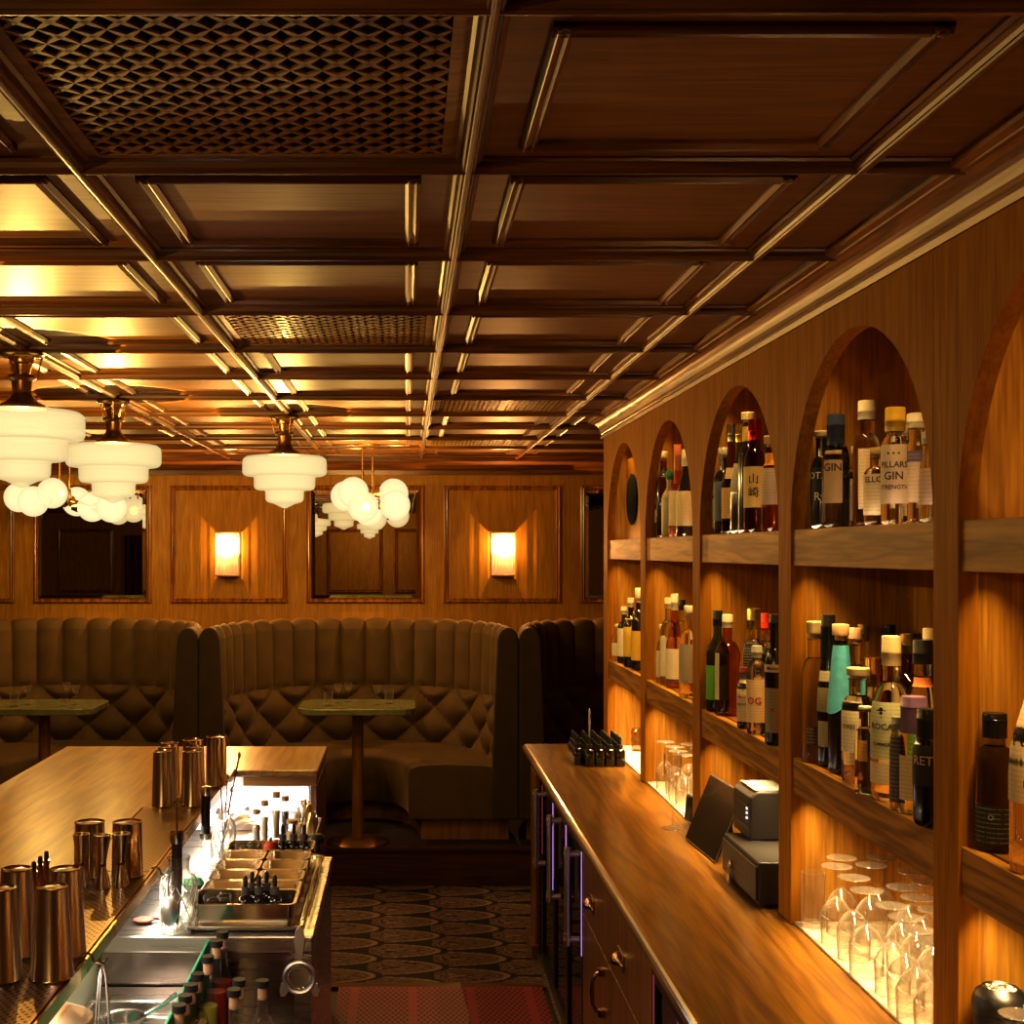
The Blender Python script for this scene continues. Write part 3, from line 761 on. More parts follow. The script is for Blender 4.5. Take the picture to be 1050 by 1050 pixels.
def booth(cx, lb):
    t = thing('banquette', lb, 'banquette', (cx, 7.05, PLT), group='curved velvet booths')
    a, b = .80, 1.09; NF = 20; K = 16
    Q, T, Ltot = resample(u_path(a, b), NF*K+1)
    Nn = np.stack([T[:, 1], -T[:, 0]], -1)         # points to the inside of the U
    top = 1.165; zt = .745; zs = .40
    # inner profile parameters, bottom to top then over and down the outside
    zs_list = list(np.linspace(zs-.06, zt, 36))+list(np.linspace(zt+.02, top-.07, 16))
    def fn(i, j):
        u = i/K; ph = u-math.floor(u)
        if j < len(zs_list):
            z = zs_list[j]
            lobe = abs(sin(pi*u))**.55
            if z > zt:
                e = min(1, (z-zt)/.06); blend = e
                off = .034*lobe*min(1, .55+e)
                lean = .0
            else:
                # diamond tufts: buttons on a staggered lattice
                row = (zt-z)/.125
                d1 = abs(sin(pi*(u+row)/1.0*.5*2/2)); d2 = abs(sin(pi*(u-row)/1.0*.5*2/2))
                off = .060*(max(1e-6, d1*d2)**.55)+.002
                k_ = min(1, (zt-z)/.05); off = off*k_+(1-k_)*.019*lobe
            off += .015*(1-(z-zs)/(top-zs))
            off *= min(1, .25+min(u, NF-u)*.9)
        else:
            k = j-len(zs_list); m_ = 8
            if k <= m_:
                lobe = abs(sin(pi*u))**.55
                al = pi*k/m_; z = top-.07+.055*sin(al)*(.82+.18*lobe)+(.015*lobe*sin(al))
                off = .034*lobe*(1-k/m_)+(-.031+.031*cos(al))
            else:
                off = -.062; z = (top-.07, .12)[k-m_-1] if k-m_-1 < 2 else .12
        p = Q[i]+Nn[i]*off
        return (p[0], p[1], z)
    nv = len(zs_list)+9+2
    mb = MB(); mb.grid(fn, NF*K+1, nv)
    bk = mb.build('backrest', M_vel, t)
    bt = MB()
    for r_ in range(0, 3):
        for f in range(1, 2*NF):
            u = f/2
            row = r_
            if (f+2*row) % 2: continue
            if row % 1: continue
            uu = u + (0.0)
            i = int(round(uu*K))
            if i >= NF*K or i <= 0: continue
            z = zt-.125*row
            if (f//2+row) % 2: continue
            if z < zs-.02 or row == 0: continue
            p = Q[i]+Nn[i]*.012; bt.lathe([(0, .006), (.006, .004), (.007, 0), (.006, -.004), (0, -.006)], (p[0], p[1], z), 8)
    bt.build('tuft_buttons', M_vel, bk)
    # end panels: padded front of each arm
    for sx in (-1, 1):
        e = MB(); w = .085
        xc = sx*.800
        poly = [(-.082, .125), (.067, .125), (.067, .5), (.067, top-.075)] + [(.009+.058*cos(q), top-.075+.075*sin(q)) for q in np.linspace(.15, pi-.1, 12)] + [(-.058, top-.25), (-.074, .5)]
        e.prism([(xc+sx*p, z) for p, z in poly], 'Y', -.035, .02)
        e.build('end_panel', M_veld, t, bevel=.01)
    # seat cushion
    Q2, T2, _ = resample(u_path(a-.01, b-.02), 121)
    ins = u_path(.27, .50, 2.3); R2, _, _ = resample(ins, 121)
    s = MB()
    prof = [(0., zs), (.25, zs+.012), (.6, zs+.018), (.88, zs+.012), (.97, zs-.004), (1.0, zs-.03), (1.0, .14), (.985, .125), (0., .125)]
    def fs(i, j):
        f, z = prof[j]; p = Q2[i]*(1-f)+R2[i]*f
        return (p[0], p[1], z)
    s.grid(fs, 121, len(prof))
    s.add([fs(0, j) for j in range(len(prof))], [tuple(range(len(prof)))]); s.add([fs(120, j) for j in range(len(prof))], [tuple(range(len(prof)))])
    s.build('seat', M_vel, t)
    # piping along the seat edge
    # plinth
    pth = MB()
    R3 = resample(u_path(.34, .57, 2.3), 61)[0]; Q3 = resample(u_path(a+.02, b+.0), 61)[0]
    pp = [(0., .124), (1., .124), (1., .002), (0., .002)]
    def fp(i, j):
        f, z = pp[j]; p = Q3[i]*(1-f)+R3[i]*f; return (p[0], p[1]+.05, z)
    pth.grid(fp, 61, 4, smooth=False)
    pth.add([fp(0, j) for j in range(4)], [(0, 1, 2, 3)]); pth.add([fp(60, j) for j in range(4)], [(0, 1, 2, 3)])
    pth.build('plinth', M_oak_z, t)
    return t
BX = [-1.991, -.255, 1.481]
b0 = booth(BX[0], 'curved olive velvet booth at the left, behind the far end of the bar')
dup(b0, (BX[1], 7.05, PLT), 0, 'curved olive velvet booth in the middle with channelled back, fully in view')
dup(b0, (BX[2], 7.05, PLT), 0, 'curved olive velvet booth at the right, partly hidden by the arched shelves')

# booth tables
M_green = plain('green_stone', C(.20, .21, .10), .22, noise=.3, scale=14, coat=.3)
def table():
    t = thing('booth_table', '', 'table')
    c = .09; w, d = .315, .235
    poly = []
    for sx, sy, a0 in ((1, -1, -90), (1, 1, 0), (-1, 1, 90), (-1, -1, 180)):
        for k in range(5):
            a = radians(a0+90*k/4); poly.append((sx*(w-c)+c*cos(a), sy*(d-c)+c*sin(a)))
    MB().prism(poly, 'Z', .715, .75).build('tabletop', M_green, t, bevel=.006)
    MB().lathe([(0, .02), (.035, .02), (.032, .05), (.031, .69), (.05, .714), (0, .714)], n=20).build('pedestal', M_oak_z, t)
    MB().lathe([(0, 0), (.17, 0), (.17, .008), (.15, .018), (.04, .026), (0, .026)], n=32).build('base', M_brassd, t)
    return t
t0 = table(); t0.location = (BX[1]-.005, 7.04, PLT); t0['label'] = 'small green stone-topped pedestal table in the middle booth'; t0['group'] = 'green pedestal tables'
dup(t0, (BX[0]+.03, 7.04, PLT), 0, 'small green stone-topped pedestal table in the left booth')
dup(t0, (BX[2], 7.04, PLT), 0, 'small green pedestal table in the right booth, hidden behind the shelves')

# ------------------------------------------------------------------ stemware
M_clear = thin_glass('clear_glass', C(.98, .97, .95), 1.6, .9, edge_shine=.34)
M_stem = thin_glass('stem_glass', C(.97, .96, .94), 1.6, .9, edge_shine=.11)
def shell(prof_out, th=.0012):
    """outer profile then the inner wall back down"""
    inn = [(max(r-th, .0), z+(.002 if i == 0 else 0)) for i, (r, z) in enumerate(prof_out)]
    return prof_out+inn[::-1]
def stem_glass(name='coupe_glass', h=.12, rb=.032, rf=.03, bowl=.5, kind='wine', n=20):
    t = thing(name, '', 'glass')
    zb = h*(1-bowl)
    MB().lathe([(0, 0), (rf, 0), (rf, .0015), (rf*.5, .004), (.004, .009), (.003, .02), (.003, zb-.004), (.006, zb)], n=n).tube([(rf*cos(2*pi*k/24), rf*sin(2*pi*k/24), .001) for k in range(24)], .0011, 5, closed=True).build('stem', M_stem, t)
    pr = []
    K = 8
    for k in range(K+1):
        f = k/K
        if kind == 'tulip': r = rb*min(1., (f*2.6+.02)**.5)*(1-.12*max(0, f-.5)**1)
        elif kind == 'wine': r = rb*(sin(pi*(.06+f*.56)))**.7
        elif kind == 'flute': r = rb*(.12+.88*min(1, f*2.5)**.6)
        else: r = rb*(f**.45)*.999+.003
        pr.append((r, zb+(h-zb)*f))
    MB().lathe(shell(pr), n=n).build('bowl', M_clear, t)
    return t
def tumbler(name='tumbler', h=.08, r=.026, r2=None):
    t = thing(name, '', 'glass'); r2 = r2 or r
    MB().lathe([(0, 0), (r, 0)]+[(r, .001), (r2, h), (r2-.0015, h), (r-.0015, .012), (0, .012)], n=20).build('glass_wall', M_clear, t)
    return t
ZT_ = PLT+.75
nos = stem_glass('nosing_glass', .105, .02, .022, .42, 'wine'); nos.location = (BX[1]-.115, 7.10, ZT_)
nos['label'] = 'small tulip glass at the left on the middle booth table'; nos['group'] = 'glasses on the booth tables'
for x, y, lb in ((-.06, 7.14, 'small tulip glass second from left on the middle booth table'), (.1, 7.0, 'small tulip glass at the right on the middle booth table')):
    dup(nos, (BX[1]+x, y, ZT_), 0, lb)
for x, y, lb in ((-.05, 7.0, 'small tulip glass leftmost on the left booth table'), (.12, 7.16, 'small tulip glass at the back of the left booth table'), (.21, 7.0, 'small tulip glass at the right of the left booth table')):
    dup(nos, (BX[0]+x, y, ZT_), 0, lb)
tb = tumbler('tumbler', .075, .024); tb.location = (BX[1]-.16, 6.97, ZT_); tb['label'] = 'clear straight tumbler at the left front of the middle booth table'; tb['group'] = 'glasses on the booth tables'
dup(tb, (BX[1]+.165, 7.07, ZT_), 0, 'clear straight tumbler at the right edge of the middle booth table')
dup(tb, (BX[0]-.1, 6.93, ZT_), 0, 'short clear tumbler at the front left of the left booth table')
ts = tumbler('tealight_cup', .04, .022); ts.location = (BX[0]+.16, 6.95, ZT_); ts['label'] = 'low clear candle cup near the front of the left booth table'
# ------------------------------------------------------------------ bar counter
ZBAR = 1.01; XBI = -.594; XBO = -1.329; YB0, YB1 = 1.0, 5.078; YRT = 4.513; XRT = -.306
t = thing('bar_counter', 'long polished oak bar with a short return at its far end', 'bar', (XBI, YB1, 0))
ox, oy = XBI, YB1
poly = [(XBO, YB0), (XBI, YB0), (XBI, YRT), (XRT, YRT), (XRT, YB1), (XBO, YB1)]
mb = MB(); mb.prism([(x-ox, y-oy) for x, y in poly], 'Z', ZBAR-.024, ZBAR); mb.build('bar_top', M_top, t, bevel=.006)
mb = MB(); mb.box(XRT-.26-ox, XRT-.006-ox, YRT+.008-oy, YRT+.02-oy, ZBAR-.055, ZBAR-.0245); mb.box(XRT-.018-ox, XRT-.006-ox, YRT+.02-oy, YB1-.01-oy, ZBAR-.055, ZBAR-.0245)
mb.build('apron', M_oak_x, t)
mb = MB(); mb.box(XRT-.026-ox, XRT-.004-ox, YRT+.012-oy, YB1-.01-oy, .0, ZBAR-.056); mb.build('end_panel', M_cab, t, bevel=.002)
mb = MB(); mb.box(-1.17-ox, -.752-ox, YB0-oy, YB1-.02-oy, .0, ZBAR-.0245); mb.box(-.752-ox, XRT-.027-ox, YB1-.05-oy, YB1-.012-oy, .0, ZBAR-.0245)
mb.build('bar_front', M_dark, t)
M_cream = plain('cream_laminate', C(.80, .70, .52), .35, noise=.05, scale=4)
mb = MB(); mb.box(-.752-ox, -.74-ox, YB0-oy, YB1-.06-oy, .62, ZBAR-.025); mb.build('splash_panel', M_cream, t)
M_white = plain('white_laminate', C(.86, .85, .88), .4, noise=.03, scale=3)
YNB = 4.61
mb = MB(); mb.box(-.74-ox, XRT-.027-ox, YNB-oy, YNB+.012-oy, .62, ZBAR-.025); mb.box(XRT-.034-ox, XRT-.027-ox, YRT+.03-oy, YNB-oy, .855, ZBAR-.056); mb.build('niche_lining', M_white, t)
mb = MB(); mb.box(XBI-.003-ox, XBI+.003-ox, YB0-oy, YRT-.0-oy, ZBAR-.022, ZBAR+.005); mb.build('edge_strip', M_brass, t)

# perforated mat
def perf():
    m, nt, b = new_mat('perforated_bronze'); N = nt.nodes; L = nt.links
    tc = N.new('ShaderNodeTexCoord'); sep = N.new('ShaderNodeSeparateXYZ'); L.new(tc.outputs['Object'], sep.inputs[0])
    def wave(sock, f):
        a = N.new('ShaderNodeMath'); a.operation = 'MULTIPLY'; a.inputs[1].default_value = f; L.new(sock, a.inputs[0])
        w = N.new('ShaderNodeMath'); w.operation = 'SINE'; L.new(a.outputs[0], w.inputs[0]); return w.outputs[0]
    mu = N.new('ShaderNodeMath'); mu.operation = 'MULTIPLY'; L.new(wave(sep.outputs['X'], 2*pi/.0155), mu.inputs[0]); L.new(wave(sep.outputs['Y'], 2*pi/.022), mu.inputs[1])
    r = N.new('ShaderNodeMapRange'); r.inputs['From Min'].default_value = .3; r.inputs['From Max'].default_value = .42; L.new(mu.outputs[0], r.inputs['Value'])
    mx = N.new('ShaderNodeMix'); mx.data_type = 'RGBA'; mx.inputs['A'].default_value = (.30, .165, .05, 1); mx.inputs['B'].default_value = (.02, .012, .006, 1)
    L.new(r.outputs['Result'], mx.inputs['Factor']); L.new(mx.outputs['Result'], b.inputs['Base Color']); setin(b, Roughness=.32, Metallic=.6)
    bp = N.new('ShaderNodeBump'); bp.invert = True; bp.inputs['Distance'].default_value = .003; L.new(r.outputs['Result'], bp.inputs['Height']); L.new(bp.outputs['Normal'], b.inputs['Normal'])
    return m
M_perf = perf()
t = thing('bar_mat', 'long perforated bronze service mat along the inner edge of the bar', 'mat', (-.692, 1.13, ZBAR))
mb = MB(); mb.box(-.082, .089, 0, 1.93, .0005, .006); mb.box(-.082, .089, 1.936, 2.69, .0005, .006); mb.build('perforated_plate', M_perf, t)
mb = MB(); mb.box(-.088, -.082, 0, 2.69, .0005, .009); mb.box(.089, .094, 0, 2.69, .0005, .009); mb.build('rim', M_brassd, t)
ZMAT = ZBAR+.0065

# ------------------------------------------------------------------ stainless station
ZS = .85; YS0 = 3.105; XS1 = -.222
t = thing('cocktail_station', 'stainless steel cocktail station standing under the inner edge of the bar', 'counter', (-.46, YS0, 0))
ox, oy = -.46, YS0
mb = MB(); mb.prism([(x-ox, y-oy) for x, y in ((-.737, YS0), (XS1, YS0), (XS1, 3.92), (-.29, 3.92), (-.29, YRT-.01), (XRT-.036, YRT-.01), (XRT-.036, YNB-.002), (-.737, YNB-.002))], 'Z', ZS-.04, ZS); mb.build('station_top', M_steel, t, bevel=.004)
mb = MB(); mb.box(-.732-ox, XS1-.012-ox, .012, .03, .02, ZS-.041); mb.box(XS1-.03-ox, XS1-.006-ox, .03, .86, .02, ZS-.041); mb.build('apron', metal('dark_steel', C(.34, .29, .27), .25, 'X'), t)
mb = MB(); mb.box(XS1-.045-ox, XS1-.004-ox, .002, .0115, .02, ZS-.041); mb.build('corner_stile', M_steel, t)
# lower deck: sink with tools, speed well
t = thing('sink_unit', 'lower stainless sink and bottle well in front of the cocktail station', 'sink', (-.46, 2.2, 0))
oy = 2.2
mb = MB()
mb.box(-.735-ox, -.475-ox, YS0-.10-oy, YS0-.001-oy, .69, .73)      # back ledge
mb.box(-.735-ox, -.475-ox, 2.43-oy, 2.50-oy, .69, .73)
mb.box(-.735-ox, -.72-ox, 2.50-oy, YS0-.10-oy, .5, .73); mb.box(-.49-ox, -.475-ox, 2.50-oy, YS0-.1-oy, .5, .73)
mb.box(-.72-ox, -.49-ox, 2.48-oy, 2.50-oy, .5, .7); mb.box(-.72-ox, -.49-ox, YS0-.12-oy, YS0-.1-oy, .5, .7)
mb.box(-.735-ox, XS1-.05-ox, 1.7-oy, YS0-.001-oy, .48, .50)
mb.build('sink_bowl', M_steel, t, bevel=.004)
MB().box(-.718-ox, -.492-ox, 2.502-oy, YS0-.122-oy, .652, .659).build('drain_shelf', M_steel, t)
mb = MB(); mb.box(-.472-ox, -.28-ox, 2.40-oy, YS0-.004-oy, .50, .585); mb.build('bottle_well', M_steel, t, bevel=.003)
mb = MB(); mb.box(-.695-ox, XS1-.06-ox, 1.75-oy, YS0-.02-oy, .0, .48); mb.build('cabinet_base', M_blackm, t)
M_teal = plain('teal_plastic', C(.03, .42, .28), .5, noise=.05)
tag(MB().box(-.474, -.467, 2.51, 3.09, .586, .845).build('divider_board', M_teal, bevel=.002), 'bright teal plastic divider standing left of the row of syrup bottles', 'divider')

# bin under the bar
t = thing('ice_bucket', 'cream round-topped bucket under the bar edge at the lower left', 'bucket', (-.640, 2.29, .5005))
MB().lathe([(0, 0), (.085, 0), (.088, .02), (.092, .37), (.095, .38), (.095, .40), (.085, .445), (.045, .464), (0, .468)], n=40).build('bucket_body', M_cream, t)
MB().lathe([(.091, .352), (.098, .355), (.098, .364), (.091, .366)], n=40).build('rim_band', M_white, t)

# pots and ladle in the sink
for k, (x, y, r, lb) in enumerate(((-.635, 2.93, .045, 'small dark steel cup lying in the sink behind the tongs'), (-.545, 2.76, .035, 'small dark steel cup lying in the sink nearest the teal divider'))):
    c = MB(); c.lathe([(0, 0), (r*.7, 0), (r, .06), (r+.004, .062), (r-.004, .06), (r*.66, .006), (0, .006)], n=24)
    t = thing('steel_cup', lb, 'cup', (x, y, .6605)); c.build('cup_body', M_steely, t); h = MB()
    h.tube([(r, 0, .058), (r+.05, .02, .075), (r+.075, .03, .09)], .006, 8); h.build('handle', M_chrome, t); t.rotation_euler = (0, 0, .3)

# ------------------------------------------------------------------ trays and pans
XTc = -.395
t = thing('baking_tray', 'long flat steel tray carrying the garnish pans on the station', 'tray', (XTc, 3.51, ZS+.0005))
def rr(w, d, r, n=5):
    p = []
    for sx, sy, a0 in ((1, -1, -90), (1, 1, 0), (-1, 1, 90), (-1, -1, 180)):
        for k in range(n): a = radians(a0+90*k/(n-1)); p.append((sx*(w-r)+r*cos(a), sy*(d-r)+r*sin(a)))
    return p
def pan(w, d, h, r=.015, rim=.006, wall=.0015):
    """pressed rectangular pan: closed rounded-rectangle sections"""
    secs = [(-.006, 0, 0), (0, .003, .004), (.004, h, .0), (.004+rim, h+.001, 0), (.004+rim, h-.002, 0)]
    mb = MB(); rings = []
    def ring(off, z): return [(x, y, z) for x, y in rr(w+off, d+off, r+max(off, -.004))]
    seq = [(.002+rim, h-.003), (.002+rim, h), (0, h), (-.004, .004), (-.01, .0), ]
    inner = [(-wall, h-.0005), (-.004-wall, .006), (-.012, .003)]
    rs = [ring(*q) for q in ((rim, h-.003), (rim, h), (-.0015, h), (-.006, .006), (-.013, .002))]
    n = len(rs[0]); vs = sum(rs, []); fs = []
    for a in range(len(rs)-1):
        fs += [(a*n+k, a*n+(k+1) % n, (a+1)*n+(k+1) % n, (a+1)*n+k) for k in range(n)]
    fs.append(tuple((len(rs)-1)*n+k for k in range(n)))
    mb.add(vs, fs, True)
    rs = [ring(*q) for q in ((.0, h-.0035), (-.0045, .004), (-.011, 0))]
    vs = sum(rs, []); fs = []
    for a in range(2): fs += [(a*n+k, a*n+(k+1) % n, (a+1)*n+(k+1) % n, (a+1)*n+k) for k in range(n)]
    fs.append(tuple(2*n+k for k in range(n)))
    mb.add(vs, fs, True)
    return mb
pan(.137, .375, .014, .02, .008).build('tray_body', M_steel, t)
M_pan = metal('pan_steel', C(.66, .58, .46), .2, 'X')
def put_pan(label, x, y, w, d, h, z=ZS+.004):
    t = thing('garnish_pan', label, 'pan', (x, y, z), group='steel garnish pans on the tray'); pan(w, d, h).build('pan_body', M_pan, t); return t
put_pan('wide steel pan at the front of the tray, holding dark garnish and dropper bottles', XTc, 3.215, .122, .068, .062)
put_pan('wide steel pan at the far end of the tray, with bowl and three droppers', XTc, 3.80, .122, .060, .058)
rowl = ['first', 'second', 'third', 'fourth']
for k in range(4):
    for s_, side in ((-1, 'left'), (1, 'right')):
        put_pan('small empty steel pan, %s row behind the wide front pan, %s side' % (rowl[k], side), XTc+s_*.0635, 3.345+.113*k, .055, .049, .056)

# glass bowls with garnish
def bowl(label, x, y, z, r, fill, fcol):
    t = thing('glass_bowl', label, 'bowl', (x, y, z))
    MB().lathe([(0, 0), (r*.5, 0), (r*.85, .015), (r, .042), (r-.002, .042), (r*.83, .017), (r*.48, .003), (0, .003)], n=24).build('bowl_wall', M_clear, t)
    f = MB(); rnd = random.Random(3)
    for k in range(26):
        a, q = rnd.random()*6.28, rnd.random()**.5*r*.62; s = .007+rnd.random()*.005
        f.lathe([(0, -s), (s*.8, -s*.5), (s, 0), (s*.7, s*.6), (0, s)], (q*cos(a), q*sin(a), .016+rnd.random()*.018), 6, sx=1+rnd.random()*.6)
    o = f.build('garnish_filling', pl(fcol, .5), t); o['kind'] = 'stuff'; return t
bowl('round glass bowl of dark berries in the front pan', XTc-.072, 3.215, ZS+.026, .036, 0, C(.03, .02, .02))
bowl('round glass bowl of dark leaves in the far pan', XTc-.07, 3.80, ZS+.022, .036, 0, C(.05, .06, .03))
M_orange = plain('orange_peel', C(.62, .07, .012), .45, noise=.2, scale=80, bump=.4)
t = thing('dried_orange', 'bright orange garnish standing between the bowl and dropper bottles in the far pan', 'garnish', (XTc+.0, 3.80, ZS+.024))
MB().lathe([(0, 0), (.016, .004), (.022, .018), (.022, .034), (.014, .048), (0, .05)], n=16).build('fruit', M_orange, t)
MB().lathe([(0, 0), (.006, 0), (.004, .012), (0, .014)], (0, 0, .049), 8).build('stem', pl(C(.02, .35, .18), .5), t)

# dropper bottles (black shoulders, rubber bulb)
M_amber = plain('dark_bottle_glass', C(.02, .012, .010), .12, noise=.2, coat=.8)
def dropper(body=M_amber, h=.115, r=.0175, sq=2., bulb=M_blackm, capm=M_blackm):
    t = thing('dropper_bottle', '', 'bottle')
    k = h/.1
    MB().lathe([(0, 0), (r, 0), (r*1.02, .003), (r*1.02, .046*k), (r*.9, .053*k), (r*.45, .058*k), (r*.42, .064*k), (0, .064*k)], n=16, power=sq).build('bottle_body', body, t)
    MB().lathe([(0, .06*k), (r*.62, .06*k), (r*.62, .076*k), (0, .076*k)], n=14).build('collar', pl(C(.10, .095, .09), .5), t)
    MB().lathe([(0, .073*k), (r*.3, .074*k), (r*.34, .085*k), (r*.3, .096*k), (r*.12, .1*k), (0, .1*k)], n=10).build('rubber_bulb', bulb, t)
    return t
d0 = dropper(); lab = [('dark dropper bottle at the left of the group in the front pan', -.0, 3.195), ('dark dropper bottle at the middle of the front pan group', .033, 3.20), ('dark dropper bottle with a thin bare bulb at the right of the front pan', .072, 3.20),
       ('dark dropper bottle at the back left of the front pan group', .012, 3.236), ('dark dropper bottle at the back middle of the front pan group', .047, 3.24)]
d0.location = (XTc+lab[0][1], lab[0][2], ZS+.0075); d0['label'] = lab[0][0]; d0['group'] = 'bitters droppers in the pans'
for l, x, y in lab[1:]: dup(d0, (XTc+x, y, ZS+.0075), random.random(), l)
for l, x, y in (('dark dropper bottle left of three in the far pan', .035, 3.795), ('dark dropper bottle middle of three in the far pan', .067, 3.80), ('dark dropper bottle right of three in the far pan', .098, 3.795)):
    dup(d0, (XTc+x, y, ZS+.0075), random.random(), l)

# tall vials, foil, knob behind the tray
def vial(label, x, y, h, r, liquid):
    t = thing('glass_vial', label, 'vial', (x, y, ZS+.0005), group='corked vials at the back of the station')
    MB().lathe([(0, 0), (r, 0), (r, h*.84), (r*.85, h*.86), (r*.85, h*.9), (0, h*.9)], n=16).build('tube', M_clear, t)
    MB().lathe([(0, .003), (r*.86, .003), (r*.86, h*.6), (0, h*.6)], n=16).build('contents', pl(liquid, .3), t)
    MB().lathe([(0, h*.88), (r*.95, h*.88), (r*1.0, h), (0, h)], n=16).build('cork', pl(C(.55, .40, .24), .6), t)
vial('tallest corked glass vial in front of the white niche panel', -.415, 4.16, .15, .012, C(.80, .72, .60))
vial('corked glass vial second in height, left of the tallest', -.448, 4.12, .13, .012, C(.75, .68, .55))
vial('corked glass vial furthest left of the three behind the tray', -.466, 4.05, .115, .013, C(.7, .64, .5))
vial('short wide corked vial beside the crumpled foil', -.352, 4.02, .09, .018, C(.78, .62, .40))
vial('thin dark-labelled vial behind the tallest corked vial', -.392, 4.22, .125, .012, C(.12, .12, .13))
def foil(label, x, y, w, d, h, seed):
    rnd = random.Random(seed); n = 16
    g = [[rnd.random() for _ in range(n)] for _ in range(n)]
    mb = MB()
    def fn(i, j):
        u, v = i/(n-1)*2-1, j/(n-1)*2-1
        e = max(0, 1-max(abs(u), abs(v))**3)
        return (u*w+(g[j][i]-.5)*w*.1*e, v*d+(g[i][j]-.5)*d*.12*e, .001+h*e*(.55+.45*g[i][j]))
    mb.grid(fn, n, n, smooth=False)
    return tag(mb.build('crumpled_foil', metal('foil', C(.85, .86, .92), .35), loc=(x, y, ZS+.001)), label, 'foil')
foil('crumpled silver foil bag lying flat at the back left of the station', -.60, 4.42, .12, .14, .055, 2)
foil('bunched crumpled foil bag in the right corner of the niche', -.335, 4.30, .04, .10, .10, 5)
t = thing('pour_stopper', 'round black knob standing by the right jamb of the lit niche', 'stopper', (-.272, 3.99, ZS+.0005))
MB().lathe([(0, 0), (.010, 0), (.008, .02), (.02, .028), (.022, .04), (.014, .052), (0, .054)], n=18).build('knob_head', M_blackm, t)

# cut-glass pitchers, muddler
M_cut = thin_glass('cut_crystal', C(.96, .95, .93), 1.4, .75, edge_shine=.5)
M_cutline = plain('crystal_facet', C(.80, .78, .74), .15, noise=.1, coat=1.)
def carafe(label, x, y, h, r):
    t = thing('cut_glass_bottle', label, 'bottle', (x, y, ZS+.001))
    MB().lathe([(0, 0), (r, 0), (r*1.02, .006), (r*1.02, h*.66), (r*.96, h*.72), (r*.62, h*.80), (r*.56, h*.86), (r*.62, h*.89), (r*.56, h*.92), (r*.64, h), (r*.58, h), (r*.5, h*.86), (r*.58, h*.79), (r*.94, h*.66), (r*.94, .008), (0, .008)], n=32).build('cut_glass', M_cut, t)
    f = MB(); nh = 12
    for s_ in (-1, 1):
        for k in range(nh):
            a0 = 2*pi*k/nh
            f.tube([(r*1.025*cos(a0+s_*q*.95*h/.17), r*1.025*sin(a0+s_*q*.95*h/.17), h*(.06+.58*q)) for q in np.linspace(0, 1, 14)], .0013, 4, caps=False)
    f.build('diamond_cuts', M_cutline, t)
    return t
c1 = carafe('diamond-cut crystal bottle at the front of the station beside the julep strainer', Xof(183, 3.15), 3.155, .178, .044)
c2 = carafe('diamond-cut crystal bottle holding bar spoons behind the black-topped stand', Xof(229, 3.86), 3.86, .165, .036)
t = thing('syringe_pipette', 'dark graduated pipette standing in the front crystal bottle', 'pipette', (Xof(181, 3.15), 3.155, ZS+.012))
MB().lathe([(0, 0), (.006, .01), (.013, .10), (.013, .20), (0, .20)], n=16).build('barrel', plain('smoked_plastic', C(.07, .045, .05), .2), t)
MB().lathe([(0, .2), (.014, .2), (.017, .21), (.017, .228), (.013, .232), (0, .232)], n=16).build('cap', M_chrome, t)
MB().lathe([(0, .23), (.0025, .23), (.0025, .30), (0, .30)], n=8).build('plunger', M_chrome, t)
t = thing('bitters_stand', 'clear glass stand topped with a black cylinder and metal cap', 'dispenser', (Xof(211, 3.70), 3.70, ZS+.001))
MB().lathe([(0, 0), (.04, 0), (.041, .004), (.03, .010), (.016, .014), (.015, .10), (.013, .10), (.012, .02), (0, .012)], n=24).build('glass_foot', M_clear, t)
MB().lathe([(0, .10), (.015, .10), (.0175, .104), (.0175, .118), (0, .118)], n=20).build('ring', M_chrome, t)
MB().lathe([(0, .118), (.0135, .118), (.0135, .225), (0, .225)], n=20).build('black_cylinder', M_black, t)
MB().lathe([(0, .225), (.013, .225), (.016, .235), (.016, .248), (.010, .252), (0, .252)], n=20).build('metal_cap', M_chrome, t)
sp_lab = ['bar spoon leaning right, longest in the rear crystal bottle', 'thin metal straw standing in the rear crystal bottle', 'bar spoon standing left in the rear crystal bottle', 'short metal pick in the rear crystal bottle']
for k, (dx, dy, L_) in enumerate(((.045, .02, .30), (.012, .01, .235), (-.006, -.01, .215), (.026, -.008, .20))):
    t = thing('bar_spoon', sp_lab[k], 'spoon', (Xof(229, 3.86), 3.86, ZS+.012))
    f = MB(); b0_ = (dx*-.25, dy*-.3, .0); b1_ = (dx, dy, L_)
    f.tube([b0_, b1_], .0022, 6); f.build('shaft', M_chrome, t)
    f = MB(); f.lathe([(0, -.012), (.004, -.006), (.0055, 0), (.004, .007), (0, .012)], b1_, 8); f.build('tip', M_brassd if k == 0 else M_chrome, t)
t = thing('lime_wedge', 'green lime wedge lying beside the black-topped stand', 'garnish', (Xof(198, 3.52), 3.52, ZS+.001))
MB().lathe([(0, 0), (.018, .004), (.026, .02), (.018, .036), (0, .04)], n=16, sx=1.2).build('lime', plain('lime_green', C(.12, .42, .22), .3, noise=.2), t)

# tweezers resting along the tray edge
t = thing('bar_tweezers', 'long steel tweezers lying along the right edge of the tray', 'tweezers', (XTc+.148, 3.5, ZS+.0145))
f = MB()
for s_ in (-1, 1): f.tube([(s_*.006, -.30, .004), (s_*.008, 0, .006), (s_*.002, .30, .008)], .0028, 6)
f.build('arms', M_chrome, t)
MB().box(-.008, .008, .29, .32, .002, .012).build('joint', M_chrome, t, bevel=.001)

